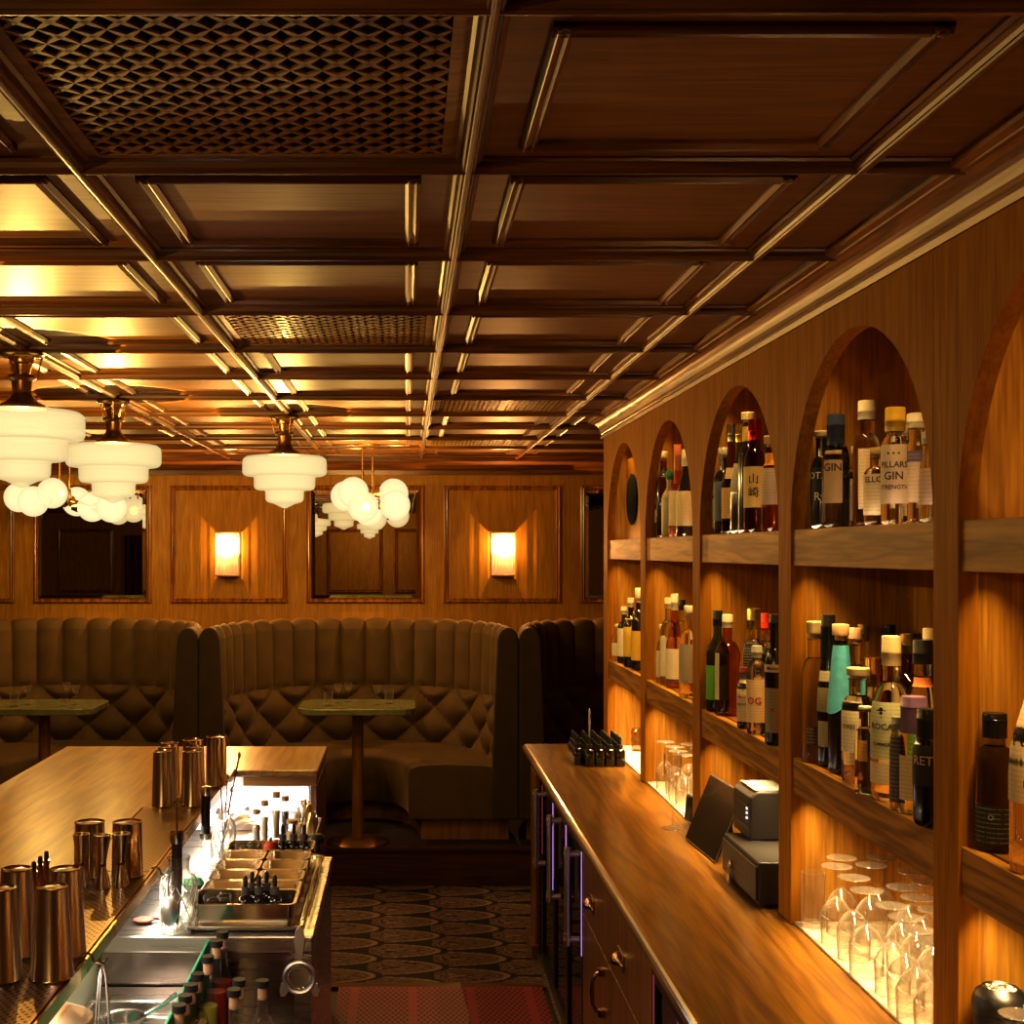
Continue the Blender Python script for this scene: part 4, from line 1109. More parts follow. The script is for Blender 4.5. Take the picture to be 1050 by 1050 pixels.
# pink flower
t = thing('flower_garnish', 'small pink flower head lying on the white part of the station', 'flower', (Xof(147, 3.22), 3.22, ZS+.001))
f = MB()
for k in range(7):
    a = k*2*pi/7; f.lathe([(0, 0), (.010, .004), (.011, .008), (0, .012)], (.013*cos(a), .013*sin(a), 0), 10, sx=1.2)
f.build('petals', pl(C(.75, .22, .16), .6), t)
MB().tube([(.012, .0, .008), (.03, .01, .006), (.045, .012, .003)], .003, 6).build('stem', pl(C(.2, .05, .04), .6), t)

# Hawthorne strainer hung on the station front
t = thing('hawthorne_strainer', 'round steel cocktail strainer hanging on the front edge of the station', 'strainer', (Xof(307, 3.08), 3.083, .0))
zc = Zof(1003, 3.08); R_ = .036
f = MB()
f.tube([(R_*cos(2*pi*k/28), 0, zc+R_*sin(2*pi*k/28)) for k in range(28)], .0055, 8, closed=True); f.build('ring', M_satin, t)
f = MB(); f.lathe([(0, -.0015), (R_-.008, -.0015), (R_-.008, .0015), (0, .0015)], n=28)
o = f.build('disc', M_steel, t); o.rotation_euler = (pi/2, 0, 0); o.location = (0, .004, zc)
f = MB(); f.prism([(-.006, zc+R_), (.006, zc+R_), (.013, zc+R_+.05), (.010, zc+R_+.078), (0, zc+R_+.086), (-.010, zc+R_+.078), (-.013, zc+R_+.05)], 'Y', -.002, .002); f.build('handle', M_satin, t, bevel=.001)
for s_ in (-1, 1):
    f = MB(); f.prism([(s_*R_*.8, zc-.02), (s_*R_*1.2, zc-.01), (s_*R_*1.32, zc-.03), (s_*R_*1.25, zc-.045), (s_*R_*.95, zc-.044), (s_*R_*.7, zc-.03)], 'Y', -.002, .002); f.build('prong', M_satin, t, bevel=.001)
f = MB(); pts = []
for k in range(160):
    a = 2*pi*k/160; q = 40*a; pts.append(((R_-.010+.003*cos(q))*cos(a), -.004+.003*sin(q), zc+(R_-.010+.003*cos(q))*sin(a)))
f.tube(pts, .0009, 4, closed=True); f.build('coil_spring', M_chrome, t)

# julep strainer, tongs on hooks
EXF = 1
def edge_hook(y, label):
    t = thing('edge_hook', label, 'hook', (XBI+.004, y, ZBAR))
    MB().tube([(-.012, 0, .010), (-.002, 0, .013), (.006, 0, .008), (.010, 0, -.004), (.03, 0, -.006), (.036, 0, .004)], .0028, 8).build('hook_wire', M_chrome, t); return t
edge_hook(3.075, 'small steel hook on the bar edge holding the julep strainer')
edge_hook(2.415, 'small steel hook on the bar edge holding the tongs')
yj = 3.075; xj = XBI+.030
t = thing('julep_strainer', 'perforated julep strainer spoon hanging from the bar edge', 'strainer', (xj, yj, ZBAR))
f = MB(); f.tube([(.003, 0, -.004), (-.001, 0, -.03), (.0, 0, -.055)], [.0022, .003, .004], 8); f.build('handle', M_satin, t)
f = MB(); nu, nv = 26, 9
def js(i, j):
    a = 2*pi*i/(nu); q = j/(nv-1); return (.021*q*cos(a)+.004, -.010*(1-q*q)*.9, -.092+.037*q*sin(a))
f.grid(js, nu, nv, closed_u=True); f.build('bowl', M_satin, t)
f = MB()
for a_ in range(-4, 5):
    for b_ in range(-6, 7):
        x, z = a_*.0042, b_*.0046+(a_ % 2)*.0023
        if (x/.017)**2+(z/.031)**2 < 1:
            q2 = (x/.021)**2+(z/.037)**2; yy = -.010*(1-q2)*.9-.0008
            f.lathe([(0, -.0002), (.0016, -.0002), (.0016, .0002), (0, .0002)], (x, z, 0), 6); 
            n_ = 12+0
            k0 = len(f.v)-n_-2
            for q_ in range(k0, len(f.v)): X_, Y_, Z_ = f.v[q_]; f.v[q_] = (X_+.004, yy+Z_, -.092+Y_)
f.build('perforations', M_blackm, t)
t = thing('ice_tongs', 'pair of thin steel tongs hanging from the bar edge at lower left', 'tongs', (XBI+.030, 2.415, ZBAR))
f = MB()
for s_ in (-1, 1):
    f.tube([(0, 0, -.004), (s_*.006, 0, -.03), (s_*.012, 0, -.10), (s_*.012, .0, -.15)], .0022, 6)
    f.tube([(0, .006, -.004), (s_*.004, .006, -.03), (s_*.008, .006, -.10), (s_*.012, .0, -.15)], .0016, 6)
f.build('arms', M_satin, t)
for s_ in (-1, 1):
    f = MB(); f.lathe([(0, -.02), (.007, -.012), (.009, 0), (.006, .012), (0, .016)], (s_*.013, 0, -.155), 10, sy=.4); f.build('claw', M_chrome, t)

# ------------------------------------------------------------------ tins, jiggers on the bar
M_tin = metal('tin_copper_tint', C(.66, .60, .58), .22, 'Z')
M_tinp = metal('polished_tin', C(.72, .66, .60), .07)
def tin(h, rt, rb, mat, label=None):
    t = thing('shaker_tin', label or '', 'shaker')
    MB().lathe([(rb, 0), (rb+.0012, .002), (rb, .005), (rt+(rb-rt)*.12, h*.88), (rt, h-.003)], n=36).build('tin_wall', mat, t)
    MB().lathe([(rt-.0005, h-.003), (rt+.0008, h-.001), (rt-.003, h), (rt-.006, h-.003), (rt*.4, h-.002), (0, h-.002)], n=36).build('tin_base', M_tinp if mat is M_tin else mat, t)
    return t
tn = tin(.162, .0278, .0385, M_tin); tn['group'] = 'upturned shaker tins on the bar mat'
tins = [(53, 2.30, 'upturned brushed tin nearest the camera, in front of the others at lower left'), (67, 2.43, 'upturned brushed tin behind and right of the nearest one'),
        (17, 2.43, 'upturned brushed tin behind the one cut by the left edge'), (0, 2.29, 'upturned brushed tin cut by the left edge of the photo')]
tn.location = (Xof(53, 2.30), 2.30, ZMAT); tn['label'] = tins[0][2]
for px, y, lb in tins[1:]: dup(tn, (Xof(px, y), y, ZMAT), random.random(), lb)
sl = tin(.164, .0266, .031, M_tin); sl['group'] = 'far cluster of upturned tins'
far = [(166.5, 3.85, 'slim upturned tin at the front left of the far cluster'), (171, 3.935, 'slim upturned tin second in the left row of the far cluster'), (174, 4.02, 'slim upturned tin last in the left row of the far cluster'),
       (196.5, 3.85, 'slim upturned tin at the front of the right row of the far cluster'), (200, 3.935, 'slim upturned tin second in the right row of the far cluster')]
sl.location = (Xof(166.5, 3.85), 3.85, ZMAT); sl['label'] = far[0][2]
for px, y, lb in far[1:]: dup(sl, (Xof(px, y), y, ZMAT), random.random(), lb)
pt = tin(.127, .034, .0363, M_tinp); pt['group'] = 'polished mixing tins'
pt.location = (Xof(130.5, 3.02), 3.02, ZMAT); pt['label'] = 'polished upturned tin behind the jiggers, the right one of two'
dup(pt, (Xof(92, 3.02), 3.02, ZMAT), 1, 'polished upturned tin behind the jiggers, the left one of two')
dup(pt, (Xof(198, 4.15), 4.15, ZMAT), 2, 'polished mixing tin rising behind the far cluster, left one', scale=(.95, .95, 1.22))
dup(pt, (Xof(222, 4.19), 4.19, ZMAT), 3, 'polished mixing tin at the far right end of the mat, beside the spoons', scale=(.95, .95, 1.25))
def jigger():
    t = thing('jigger', '', 'jigger'); h = .118
    MB().lathe([(.015, 0), (.0187, .0), (.015, .022), (.0077, .046), (.0075, .050)], n=24).build('small_cup', M_tin, t)
    MB().lathe([(.0075, .050), (.0095, .062), (.0187, h), (.0177, h), (.009, .068), (0, .062)], n=24).build('large_cup', M_tin, t)
    MB().lathe([(.0065, .046), (.0088, .048), (.0088, .053), (.0065, .055)], n=24).build('waist_ring', M_brassd, t)
    return t
jg = jigger(); jg['group'] = 'double-ended jiggers'; jg.location = (Xof(105, 2.915), 2.915, ZMAT); jg['label'] = 'tall double-ended metal jigger, middle of three in front of the polished tins'
dup(jg, (Xof(83, 2.925), 2.925, ZMAT), 0, 'tall double-ended metal jigger, left of three in front of the polished tins')
dup(jg, (Xof(124, 2.93), 2.93, ZMAT), 0, 'tall double-ended metal jigger, right of three in front of the polished tins', scale=(1.1, 1.1, 1))
M_copg = plain('copper_glass', C(.32, .10, .04), .12, coat=1.)
cd = thing('dasher_bottle', '', 'bottle')
MB().lathe([(0, 0), (.019, 0), (.021, .006), (.019, .018), (.010, .035), (.0075, .045), (.0065, .058), (.009, .062), (.009, .066), (0, .066)], n=20).build('bottle_body', M_copg, cd)
MB().lathe([(0, .066), (.0045, .066), (.0055, .075), (.0045, .086), (0, .088)], n=12).build('black_stopper', M_blackm, cd)
cl = ['farthest', 'second farthest', 'third farthest', 'third nearest', 'second nearest', 'nearest']
cd['group'] = 'copper dasher bottles'
for k in range(6):
    y = 2.92-.049*k; lb = 'copper dasher bottle with black stopper, %s in the row of six on the bar' % cl[k]
    if k == 0: cd.location = (-.809, y, ZBAR); cd['label'] = lb
    else: dup(cd, (-.809, y, ZBAR), k, lb)
# ------------------------------------------------------------------ bottles
G = {
 'clear': lambda: glass('bottle_clear', C(.93, .90, .80), .01, 1.36),
 'gold': lambda: glass('bottle_gold', C(.90, .78, .50), .01, 1.36),
 'amber': lambda: thin_glass('bottle_amber', C(.72, .40, .14), 1.6, .45),
 'pink': lambda: thin_glass('bottle_rose', C(.86, .52, .36), 1.4, .4),
 'green': lambda: thin_glass('bottle_green', C(.32, .42, .16), 1.5, .3),
 'dark': lambda: plain('bottle_dark', C(.018, .011, .008), .08, coat=1.),
 'black': lambda: plain('bottle_black', C(.008, .008, .009), .1, coat=1.),
 'brown': lambda: thin_glass('bottle_brown', C(.50, .26, .09), 1.6, .45),
 'frost': lambda: plain('bottle_frosted', C(.34, .28, .17), .4, noise=.15),
 'smoke': lambda: glass('bottle_smoke', C(.55, .52, .42), .01, 1.36),
}
LIQ = {'clear': C(.80, .72, .52), 'gold': C(.8, .5, .15)}
def profile(style, r, H, rn, caph):
    z = H-caph
    P = [(0, .004), (r*.6, .002), (r*.88, 0), (r*.98, .004), (r, .012)]
    if style == 'std': hb, hs = .60, .14
    elif style == 'bell': hb, hs = .50, .22
    elif style == 'squat': hb, hs = .66, .10
    elif style == 'slope': hb, hs = .40, .40
    elif style == 'wine': hb, hs = .58, .20
    elif style == 'cone': hb, hs = .05, .80
    elif style == 'jar': hb, hs = .72, .12
    hb *= H; hs *= H
    hb = min(hb, z-hs-.005)
    P.append((r, hb))
    for k in range(1, 8):
        f = k/8
        if style in ('slope', 'wine', 'cone'): q = (1+cos(pi*f))/2
        else: q = math.sqrt(max(0, 1-f*f))*.75+(1-f)*.25
        P.append((rn+(r-rn)*q, hb+hs*f))
    P += [(rn, hb+hs), (rn, z-.004), (rn*1.12, z-.003), (rn*1.12, z), (0, z)]
    return P, hb, hb+hs
def bottle(X, Y, z, top, r, style, gl, cap, labels=(), label='', name='liquor_bottle', rot=None, sq=2., cat='bottle', group=None, rn=None, caph=None, turn=0., sy=1.):
    """labels: (z0, z1, colour, half angle deg, [(text, size, dz, ink)]) with z as fractions of the height"""
    H = top-z
    d = math.atan2(-X, Y)*.62 - .35 if rot is None else rot
    t = thing(name, label, cat, (X, Y, z), d+turn, group)
    rn = rn or max(.0115, r*.36); caph = (caph*.85 if caph else min(.034, H*.12))
    P, hb, hn = profile(style, r, H, rn, caph)
    MB().lathe(P, n=28 if sq == 2. else 40, power=sq, sy=sy).build('bottle_glass', G[gl](), t)
    if gl in LIQ and H > .12:
        pass
    kind, cc = cap[0], tuple(v*.72 for v in cap[1])
    m = {'screw': lambda: pl(cc, .35), 'metal': lambda: metal('cap_metal_%d_%d_%d' % tuple(int(v*99) for v in cc), cc, .25), 'cork': lambda: pl(cc, .7), 'wax': lambda: pl(cc, .3)}[kind]()
    z0 = H-caph; rc = rn*1.18
    c = MB()
    if kind == 'cork':
        c.lathe([(0, z0), (rn*.9, z0), (rn*.9, z0+caph*.3), (rc*1.08, z0+caph*.3), (rc*1.1, H-.002), (rc, H), (0, H)], n=18)
    else:
        lo = z0-(caph*.12 if kind != 'wax' else caph*1.3)
        c.lathe([(rn*1.02, lo), (rc, lo), (rc, z0+caph*.3), (rc*1.03, z0+caph*.32), (rc*1.03, z0+caph*.42), (rc, z0+caph*.45), (rc, H-.003), (rc*.94, H), (0, H)], n=18)
    c.build('cap' if kind != 'cork' else 'stopper', m, t)
    for lb in labels:
        f0, f1, col_, ha = lb[:4]; texts = lb[4] if len(lb) > 4 else []
        mb = MB(); n = 16; rl = r+.0007
        ha = radians(ha); zz0, zz1 = H*f0, H*f1
        def rad(zv):
            for (r0_, a), (r1_, b) in zip(P[2:], P[3:]):
                if a <= zv <= b and b > a: return r0_+(r1_-r0_)*(zv-a)/(b-a)+.0009
            return rl
        def pt(i, j):
            a = -ha+2*ha*i/n; zv = zz0+(zz1-zz0)*j/4; R_ = rad(zv); ca, sa = sin(a), -cos(a)
            if sq != 2.:
                q = (abs(ca)**sq+abs(sa)**sq)**(-1./sq); ca *= q; sa *= q
            return (R_*ca, R_*sa*sy, zv)
        mb.grid(pt, n+1, 5)
        lo = mb.build('paper_label', paper(col_, ink=C(.75, .7, .6) if sum(col_) < .5 else C(.12, .09, .07), amount=.0 if texts and len(lb) > 5 else .24), t, fix=False)
        for k, (s, size, dz, ink) in enumerate(texts):
            mb = MB(); zc = (zz0+zz1)/2+dz
            wrap_text(mb, s, size, (rad(zc)+.0008), zc)
            if sq != 2.:
                nv = []
                for (x, y, zv) in mb.v:
                    R_ = math.hypot(x, y); ca, sa = x/R_, y/R_
                    q = (abs(ca)**sq+abs(sa)**sq)**(-1./sq); nv.append((R_*ca*q, R_*sa*q*sy, zv))
                mb.v = nv
            mb.build('lettering', pl(ink, .5), lo, fix=False)
    return t
WH, CR, BK, NV, GD, YL = C(.72, .68, .6), C(.66, .55, .38), C(.015, .014, .014), C(.05, .07, .16), C(.55, .38, .12), C(.70, .48, .06)
INK = C(.03, .025, .03)
def B(px, X, ytop, wpx, z, *a, **k):
    Y = Yof(px, X); r = wpx/2*Y/F
    return bottle(X, Y, z, Zof(ytop, Y), r, *a, **k)
ZA = ZT+.0008; ZN = ZM+.0008
# --- arch 4 (large arch nearest fully in view)
B(843, .962, 442, 22, ZA, 'std', 'black', ('cork', CR), [(.30, .62, C(.012, .012, .012), 70, [('BOTANI', .022, .018, C(.6, .55, .4)), ('Ry', .026, -.03, WH)], 1)], 'black bottle with pale stopper, leftmost in the fourth arch', caph=.02, rn=.014)
B(857, .965, 425, 28, ZA, 'std', 'smoke', ('wax', NV), [(.22, .68, C(.40, .30, .20), 40, [('GIN', .024, .02, INK)], 1)], 'dark gin bottle with foil-blue neck and oval label in the fourth arch', rn=.0165, caph=.045)
bottle(1.035, 2.97, ZA, ZA+.19, .03, 'squat', 'clear', ('cork', CR), [(.1, .7, C(.50, .36, .28), 80)], 'bottle with a brown-pink label, half hidden behind the foil-blue-necked one')
B(889, 1.03, 411, 28, ZA, 'std', 'gold', ('screw', WH), [(.15, .62, CR, 24), ], 'tall pale bottle with white printed cap in the fourth arch', rn=.0165, caph=.045)
bottle(1.095, 2.82, ZA, ZA+.225, .03, 'std', 'clear', ('cork', CR), [(.2, .6, WH, 60)], 'clear corked bottle hidden behind the white-capped one in the fourth arch')
B(900, .972, 459, 27, ZA, 'squat', 'gold', ('cork', C(.5, .35, .15)), [(.14, .66, CR, 70, [('ELLC', .017, .03, INK)])], 'squat bottle with plain cream label, between the white cap and the yellow cap', turn=-.15)
B(918, .965, 418, 28, ZA, 'squat', 'clear', ('screw', YL), [(.18, .68, C(.66, .56, .50), 72, [('• • •', .016, .040, INK), ('PILLARS', .0165, .018, INK), ('GIN', .022, -.004, INK), ('STRENGTH', .012, -.026, INK)], 1)], 'gin bottle with yellow cap and boldly lettered white label in the fourth arch', rn=.0165, caph=.05, turn=.1)
bottle(1.10, 2.57, ZA, Zof(411, 2.57), .03, 'std', 'smoke', ('screw', BK), [], 'bottle with wide black cap behind the yellow-capped gin', rn=.018)
B(940, 1.0, 424, 22, ZA, 'std', 'clear', ('screw', C(.7, .66, .62)), [(.2, .62, C(.55, .46, .38), 75), (.56, .66, C(.12, .10, .25), 76)], 'clear bottle with white cap and blue-banded label, right part of the fourth arch', rn=.016)
B(953, .955, 443, 20, ZA, 'bell', 'clear', ('screw', C(.5, .5, .55)), [(.2, .6, C(.62, .48, .42), 70)], 'round-shouldered clear bottle, rightmost in the fourth arch beside the post')
# --- arch 3
bottle(.957, 3.940, ZA, Zof(489, 3.94), .021, 'squat', 'dark', ('screw', BK), [(.12, .72, C(.42, .33, .18), 60)], 'short dark bottle with gold label, leftmost in the third arch', sq=5.)
B(742, .95, 459, 20, ZA, 'std', 'dark', ('cork', WH), [(.15, .74, C(.10, .14, .26), 60)], 'bottle with white stopper and tall blue label in the third arch')
B(750, .958, 435, 20, ZA, 'slope', 'brown', ('metal', C(.6, .6, .62)), [(.14, .42, C(.55, .36, .12), 60), (.50, .60, C(.60, .45, .25), 30)], 'tall silver-capped bottle in the third arch', caph=.055)
B(759, .965, 435, 20, ZA, 'slope', 'dark', ('metal', C(.75, .52, .12)), [(.38, .64, C(.35, .33, .28), 60)], 'tall gold-capped dark bottle with striped label in the third arch', caph=.055)
B(767, .97, 423, 20, ZA, 'std', 'dark', ('cork', C(.68, .52, .30)), [(.76, .88, C(.58, .40, .06), 180)], 'tallest bottle of the third arch with pale cork over a gold neck band', rn=.015, caph=.035)
B(774, .958, 430, 22, ZA, 'std', 'brown', ('metal', C(.62, .04, .03)), [(.22, .58, C(.58, .45, .20), 82, [('山', .030, .020, INK), ('崎', .030, -.016, INK)], 1)], 'whisky bottle with red cap and brushed characters on a gold label', caph=.06, rn=.015, turn=.12)
B(792, .955, 447, 22, ZA, 'bell', 'amber', ('cork', C(.60, .44, .22)), [(.28, .66, C(.46, .38, .36), 75, [('─', .02, -.02, INK)]), (.69, .82, C(.75, .36, .03), 75)], 'whisky bottle with tan stopper, orange collar and mauve label right in third arch', rn=.017)
# --- arch 2
bottle(.95, 4.85, ZA, Zof(507, 4.85), .016, 'squat', 'dark', ('screw', BK), [(.35, .9, C(.25, .26, .27), 60)], 'short grey-labelled bottle leftmost in the second arch', sq=5.)
B(680.5, .955, 463, 15, ZA, 'std', 'brown', ('cork', CR), [(.70, .82, C(.02, .02, .02), 120)], 'brown bottle with pale stopper at the left of the second arch')
B(687, .945, 483, 17, ZA, 'wine', 'frost', ('screw', C(.03, .22, .07)), [], 'frosted straw-coloured bottle with green cap in the second arch')
B(695, .955, 456, 18, ZA, 'slope', 'pink', ('wax', C(.62, .20, .09)), [(.12, .5, CR, 70)], 'salmon-necked bottle with decorated cream label in the second arch', caph=.07)
B(703, .952, 461, 19, ZA, 'slope', 'dark', ('screw', WH), [(.12, .52, CR, 70)], 'bottle with white capsule and cream label at the right of the second arch', caph=.06)
# --- middle shelf, niche 1 (far end)
B(634, .935, 640, 14, ZN, 'std', 'clear', ('cork', CR), [(.15, .5, WH, 50)], 'clear bottle leftmost on the far middle shelf')
B(640, .945, 622, 14, ZN, 'std', 'green', ('screw', WH), [(.12, .62, WH, 60)], 'green bottle with white cap and white label on the far middle shelf')
B(647, .942, 613, 15, ZN, 'std', 'dark', ('screw', WH), [(.15, .70, YL, 80)], 'dark bottle with bright yellow label on the far middle shelf', turn=.1)
B(655, .948, 603, 15, ZN, 'std', 'dark', ('cork', C(.66, .58, .46)), [(.12, .48, YL, 80)], 'tallest bottle on the far middle shelf, with cream capsule', caph=.07)
# niche 2
B(680, .945, 640, 14, ZN, 'bell', 'clear', ('cork', CR), [(.1, .55, WH, 60)], 'clear bottle leftmost in the second niche of the middle shelf')
B(685.5, .95, 613, 17, ZN, 'std', 'clear', ('screw', CR), [(.1, .55, WH, 60)], 'bottle with cream cap second from the left in the second niche')
B(692, .95, 609, 18, ZN, 'slope', 'pink', ('screw', C(.68, .64, .6)), [(.10, .42, WH, 80), (.06, .10, C(.12, .03, .02), 80)], 'rose-necked bottle with tall white capsule in the second niche', caph=.06)
B(699, 1.02, 615, 18, ZN, 'std', 'clear', ('screw', BK), [(.12, .55, WH, 70)], 'bottle with black cap in the second niche of the middle shelf')
B(706, .935, 621, 19, ZN, 'std', 'clear', ('cork', C(.55, .5, .45)), [(.16, .58, C(.42, .40, .36), 70)], 'clear bottle with round white stopper at the right of the second niche')
# niche 3
B(736, .94, 626, 23, ZN, 'wine', 'green', ('screw', BK), [(.12, .46, C(.12, .42, .03), 75)], 'bottle with vivid green label and black cap in the third niche', caph=.05)
B(746, .945, 630, 26, ZN, 'std', 'amber', ('screw', WH), [(.16, .62, C(.60, .54, .42), 16)], 'amber bottle with white cap and narrow label in the third niche', turn=-.7)
bottle(1.04, 3.86, ZN, Zof(624, 3.86), .03, 'std', 'clear', ('screw', BK), [(.1, .5, C(.5, .4, .2), 70)], 'clear bottle with black cap at the back of the third niche')
B(773, .965, 624, 25, ZN, 'std', 'clear', ('metal', C(.62, .48, .24)), [(.42, .72, C(.02, .02, .03), 40), (.1, .40, CR, 60)], 'gold-capped bottle with black neck label in the third niche', caph=.06, rn=.016)
B(785, 1.03, 629, 24, ZN, 'std', 'clear', ('screw', C(.62, .05, .02)), [(.15, .5, C(.55, .1, .05), 70), (.8, .87, C(.75, .32, .03), 180)], 'bottle with red and orange capsule at the back of the third niche', caph=.05)
B(763.5, .922, 684, 15, ZN, 'squat', 'dark', ('screw', C(.22, .03, .02)), [(.12, .80, C(.60, .50, .36), 85, [('AMARO', .010, .010, C(.25, .03, .02)), ('DI', .008, .030, INK), ('MONTE', .009, -.010, INK)]), (.80, .88, C(.08, .13, .22), 85)], 'small bitter bottle with cream label and blue shoulder, front of the third niche')
B(776, .925, 662, 20, ZN, 'jar', 'clear', ('screw', C(.5, .5, .48)), [(.14, .62, CR, 75, [('OG', .026, .0, C(.45, .03, .02))])], 'squat clear bottle with ornate label at the front of the third niche')
B(787, .965, 664, 18, ZN, 'jar', 'black', ('screw', BK), [(.05, .45, C(.50, .05, .04), 60), (.6, .9, C(.03, .025, .025), 80, [('●', .03, 0, C(.5, .04, .03))], 1)], 'dark bottle with red-starred black label in the third niche')
B(794.5, .918, 630, 20, ZN, 'std', 'black', ('screw', BK), [(.10, .44, C(.34, .32, .30), 50, [('●', .012, 0, C(.5, .04, .03))]), (.56, .62, C(.60, .56, .50), 85, [('Monte', .012, 0, INK)], 1)], 'tall black bottle with silver oval crest beside the post, third niche')
# niche 4
B(835.5, .935, 637, 26, ZN, 'std', 'gold', ('cork', C(.62, .48, .28)), [(.13, .26, C(.10, .06, .03), 26)], 'clear amber bottle with wooden stopper, leftmost in the fourth niche', caph=.045, rn=.015)
B(849, .948, 630, 21, ZN, 'slope', 'black', ('wax', BK), [(.13, .30, C(.42, .38, .32), 50), (.36, .52, C(.30, .26, .18), 75), (.56, .63, C(.55, .50, .40), 60)], 'slim black bottle with three small labels in the fourth niche', rn=.0135, caph=.05)
# paper-wrapped bottle
bottle(1.0, 2.885, ZN, Zof(644, 2.885), .030, 'std', 'clear', ('cork', C(.62, .42, .34)), [(.2, .55, WH, 60)], 'clear bottle with pink-ended cork at the back of the fourth niche')
bt = B(862, .945, 640, 25, ZN, 'slope', 'dark', ('cork', C(.58, .38, .24)), [], 'bottle wrapped in bright turquoise paper with a wooden stopper', rn=.014, caph=.04)
Hh = Zof(640, Yof(862, .945))-ZN; r_ = 12.5*Yof(862, .945)/F
w = MB(); n = 28
def wr(i, j):
    a = 2*pi*i/n; f = j/6
    lo = .50+.10*sin(a*1.0+.6)
    z = Hh*(lo+(.86-lo)*f); q = (z/Hh-.40)/.46
    R_ = .0165+(r_+.004-.0165)*(1-max(0, min(1, q)))**.9
    return (R_*cos(a)*(1+.03*sin(7*a)), R_*sin(a)*(1+.03*sin(7*a)), z)
w.grid(wr, n, 7, closed_u=True)
w.build('paper_wrap', plain('turquoise_paper', C(.12, .50, .85), .6, noise=.12, scale=60, bump=.2), bt)
B(880, .938, 684.5, 32, ZN, 'squat', 'clear', ('cork', C(.62, .48, .30)), [(.28, .72, WH, 48, [('ODRES', .011, .0, INK)])], 'short wide clear bottle with wooden stopper in the fourth niche', rn=.018, caph=.026, turn=-.45)
bottle(1.045, 2.965, ZN, Zof(640, 2.965), .027, 'std', 'gold', ('metal', C(.55, .42, .18)), [(.1, .5, CR, 60)], 'bottle with antique gold cap at the back of the fourth niche')
bottle(1.102, 2.955, ZN, Zof(640.5, 2.955), .027, 'std', 'dark', ('screw', BK), [(.1, .5, CR, 60)], 'bottle with black screw cap at the back of the fourth niche')
B(896, 1.005, 674, 26, ZN, 'squat', 'clear', ('metal', C(.75, .36, .06)), [(.1, .6, CR, 70)], 'bottle with orange screw cap behind the flower-labelled bottle', caph=.065, rn=.018)
B(887, .912, 724, 18, ZN, 'squat', 'clear', ('cork', C(.75, .70, .62)), [(.38, .62, C(.70, .42, .08), 25)], 'small square clear flask at the front of the fourth niche', sq=6., caph=.008, rn=.010)
B(914, .945, 652, 40, ZN, 'bell', 'clear', ('screw', C(.66, .58, .40)), [(.25, .60, C(.52, .56, .42), 58, [('✿', .028, .034, INK), ('ROCA', .017, .008, INK), ('SUMMER', .010, -.026, INK)]), (.10, .23, C(.66, .58, .46), 58)], 'large clear bottle with pale flower label and cream capsule in the fourth niche', rn=.0155, caph=.06, turn=-.3)
B(935, 1.075, 649, 42, ZN, 'bell', 'brown', ('metal', C(.28, .17, .07)), [(.1, .4, CR, 60)], 'brown bottle with wide bronze cap at the back right of the fourth niche', rn=.021, caph=.045)
B(946, 1.02, 656, 26, ZN, 'bell', 'clear', ('screw', BK), [(.70, .76, C(.62, .22, .08), 180), (.1, .4, C(.10, .30, .06), 70)], 'bottle with black cap and orange neck band, right side of the fourth niche', rn=.016, caph=.05)
B(954, 1.06, 644, 22, ZN, 'std', 'clear', ('cork', CR), [(.2, .5, C(.05, .28, .06), 70)], 'clear corked bottle with green label beside the post in the fourth niche')
B(922, .915, 735, 18, ZN, 'jar', 'smoke', ('screw', C(.3, .3, .32)), [(.1, .8, C(.10, .08, .14), 80)], 'small dark-labelled bottle left of the purple-capped one')
B(936.5, .932, 714, 26, ZN, 'bell', 'clear', ('wax', C(.26, .16, .36)), [(.12, .50, CR, 70)], 'clear bottle with purple wax cap at the front of the fourth niche', rn=.019, caph=.034)
B(953, .920, 727, 32, ZN, 'squat', 'black', ('wax', BK), [(.35, .78, C(.022, .018, .018), 80, [('RETTI', .022, .0, C(.62, .52, .42))], 1)], 'black bottle with pale lettering in front, beside the fourth post', rn=.018, caph=.03, turn=.1)
# niche 5
B(1020, .948, 731, 37, ZN, 'squat', 'smoke', ('wax', BK), [(.06, .34, C(.02, .02, .02), 75, [('O', .012, .012, C(.5, .48, .44))])], 'dark clear bottle with black wax neck and black label in the nearest niche', rn=.016, caph=.02)
B(1062, .945, 668, 50, ZN, 'bell', 'clear', ('screw', WH), [(.32, .80, C(.66, .55, .42), 80, [('PURE', .030, .012, INK), ('1022', .015, -.050, INK)])], 'clear bottle with large cream label cut by the right edge', turn=.05)

# ------------------------------------------------------------------ syrup bottles in the well
def syrup(x, y, top, col, label, r=.024, coll=None):
    t = thing('syrup_bottle', label, 'bottle', (x, y, .586), 0)
    H = top-.586
    P, hb, hn = profile('wine', r, H, .0105, .035)
    MB().lathe(P, n=24).build('bottle_glass', thin_glass('syrup_glass', C(.96, .94, .90), 1.3, .8, edge_shine=.3), t)
    lq = [(max(0, q-.002), z+.002) for q, z in P if z < H*.62]; lq.append((0, lq[-1][1]))
    MB().lathe(lq, n=20).build('syrup', plain('syrup_%d' % int(sum(col)*999), tuple(min(1, v*1.5) for v in col), .15, coat=.5), t)
    MB().lathe([(0, H-.04), (.010, H-.04), (.0105, H-.012), (0, H-.012)], n=14).build('cork', pl(C(.60, .38, .24), .6), t)
    MB().lathe([(0, H-.014), (.0145, H-.014), (.0145, H), (0, H)], n=16).build('black_top', M_blackm, t)
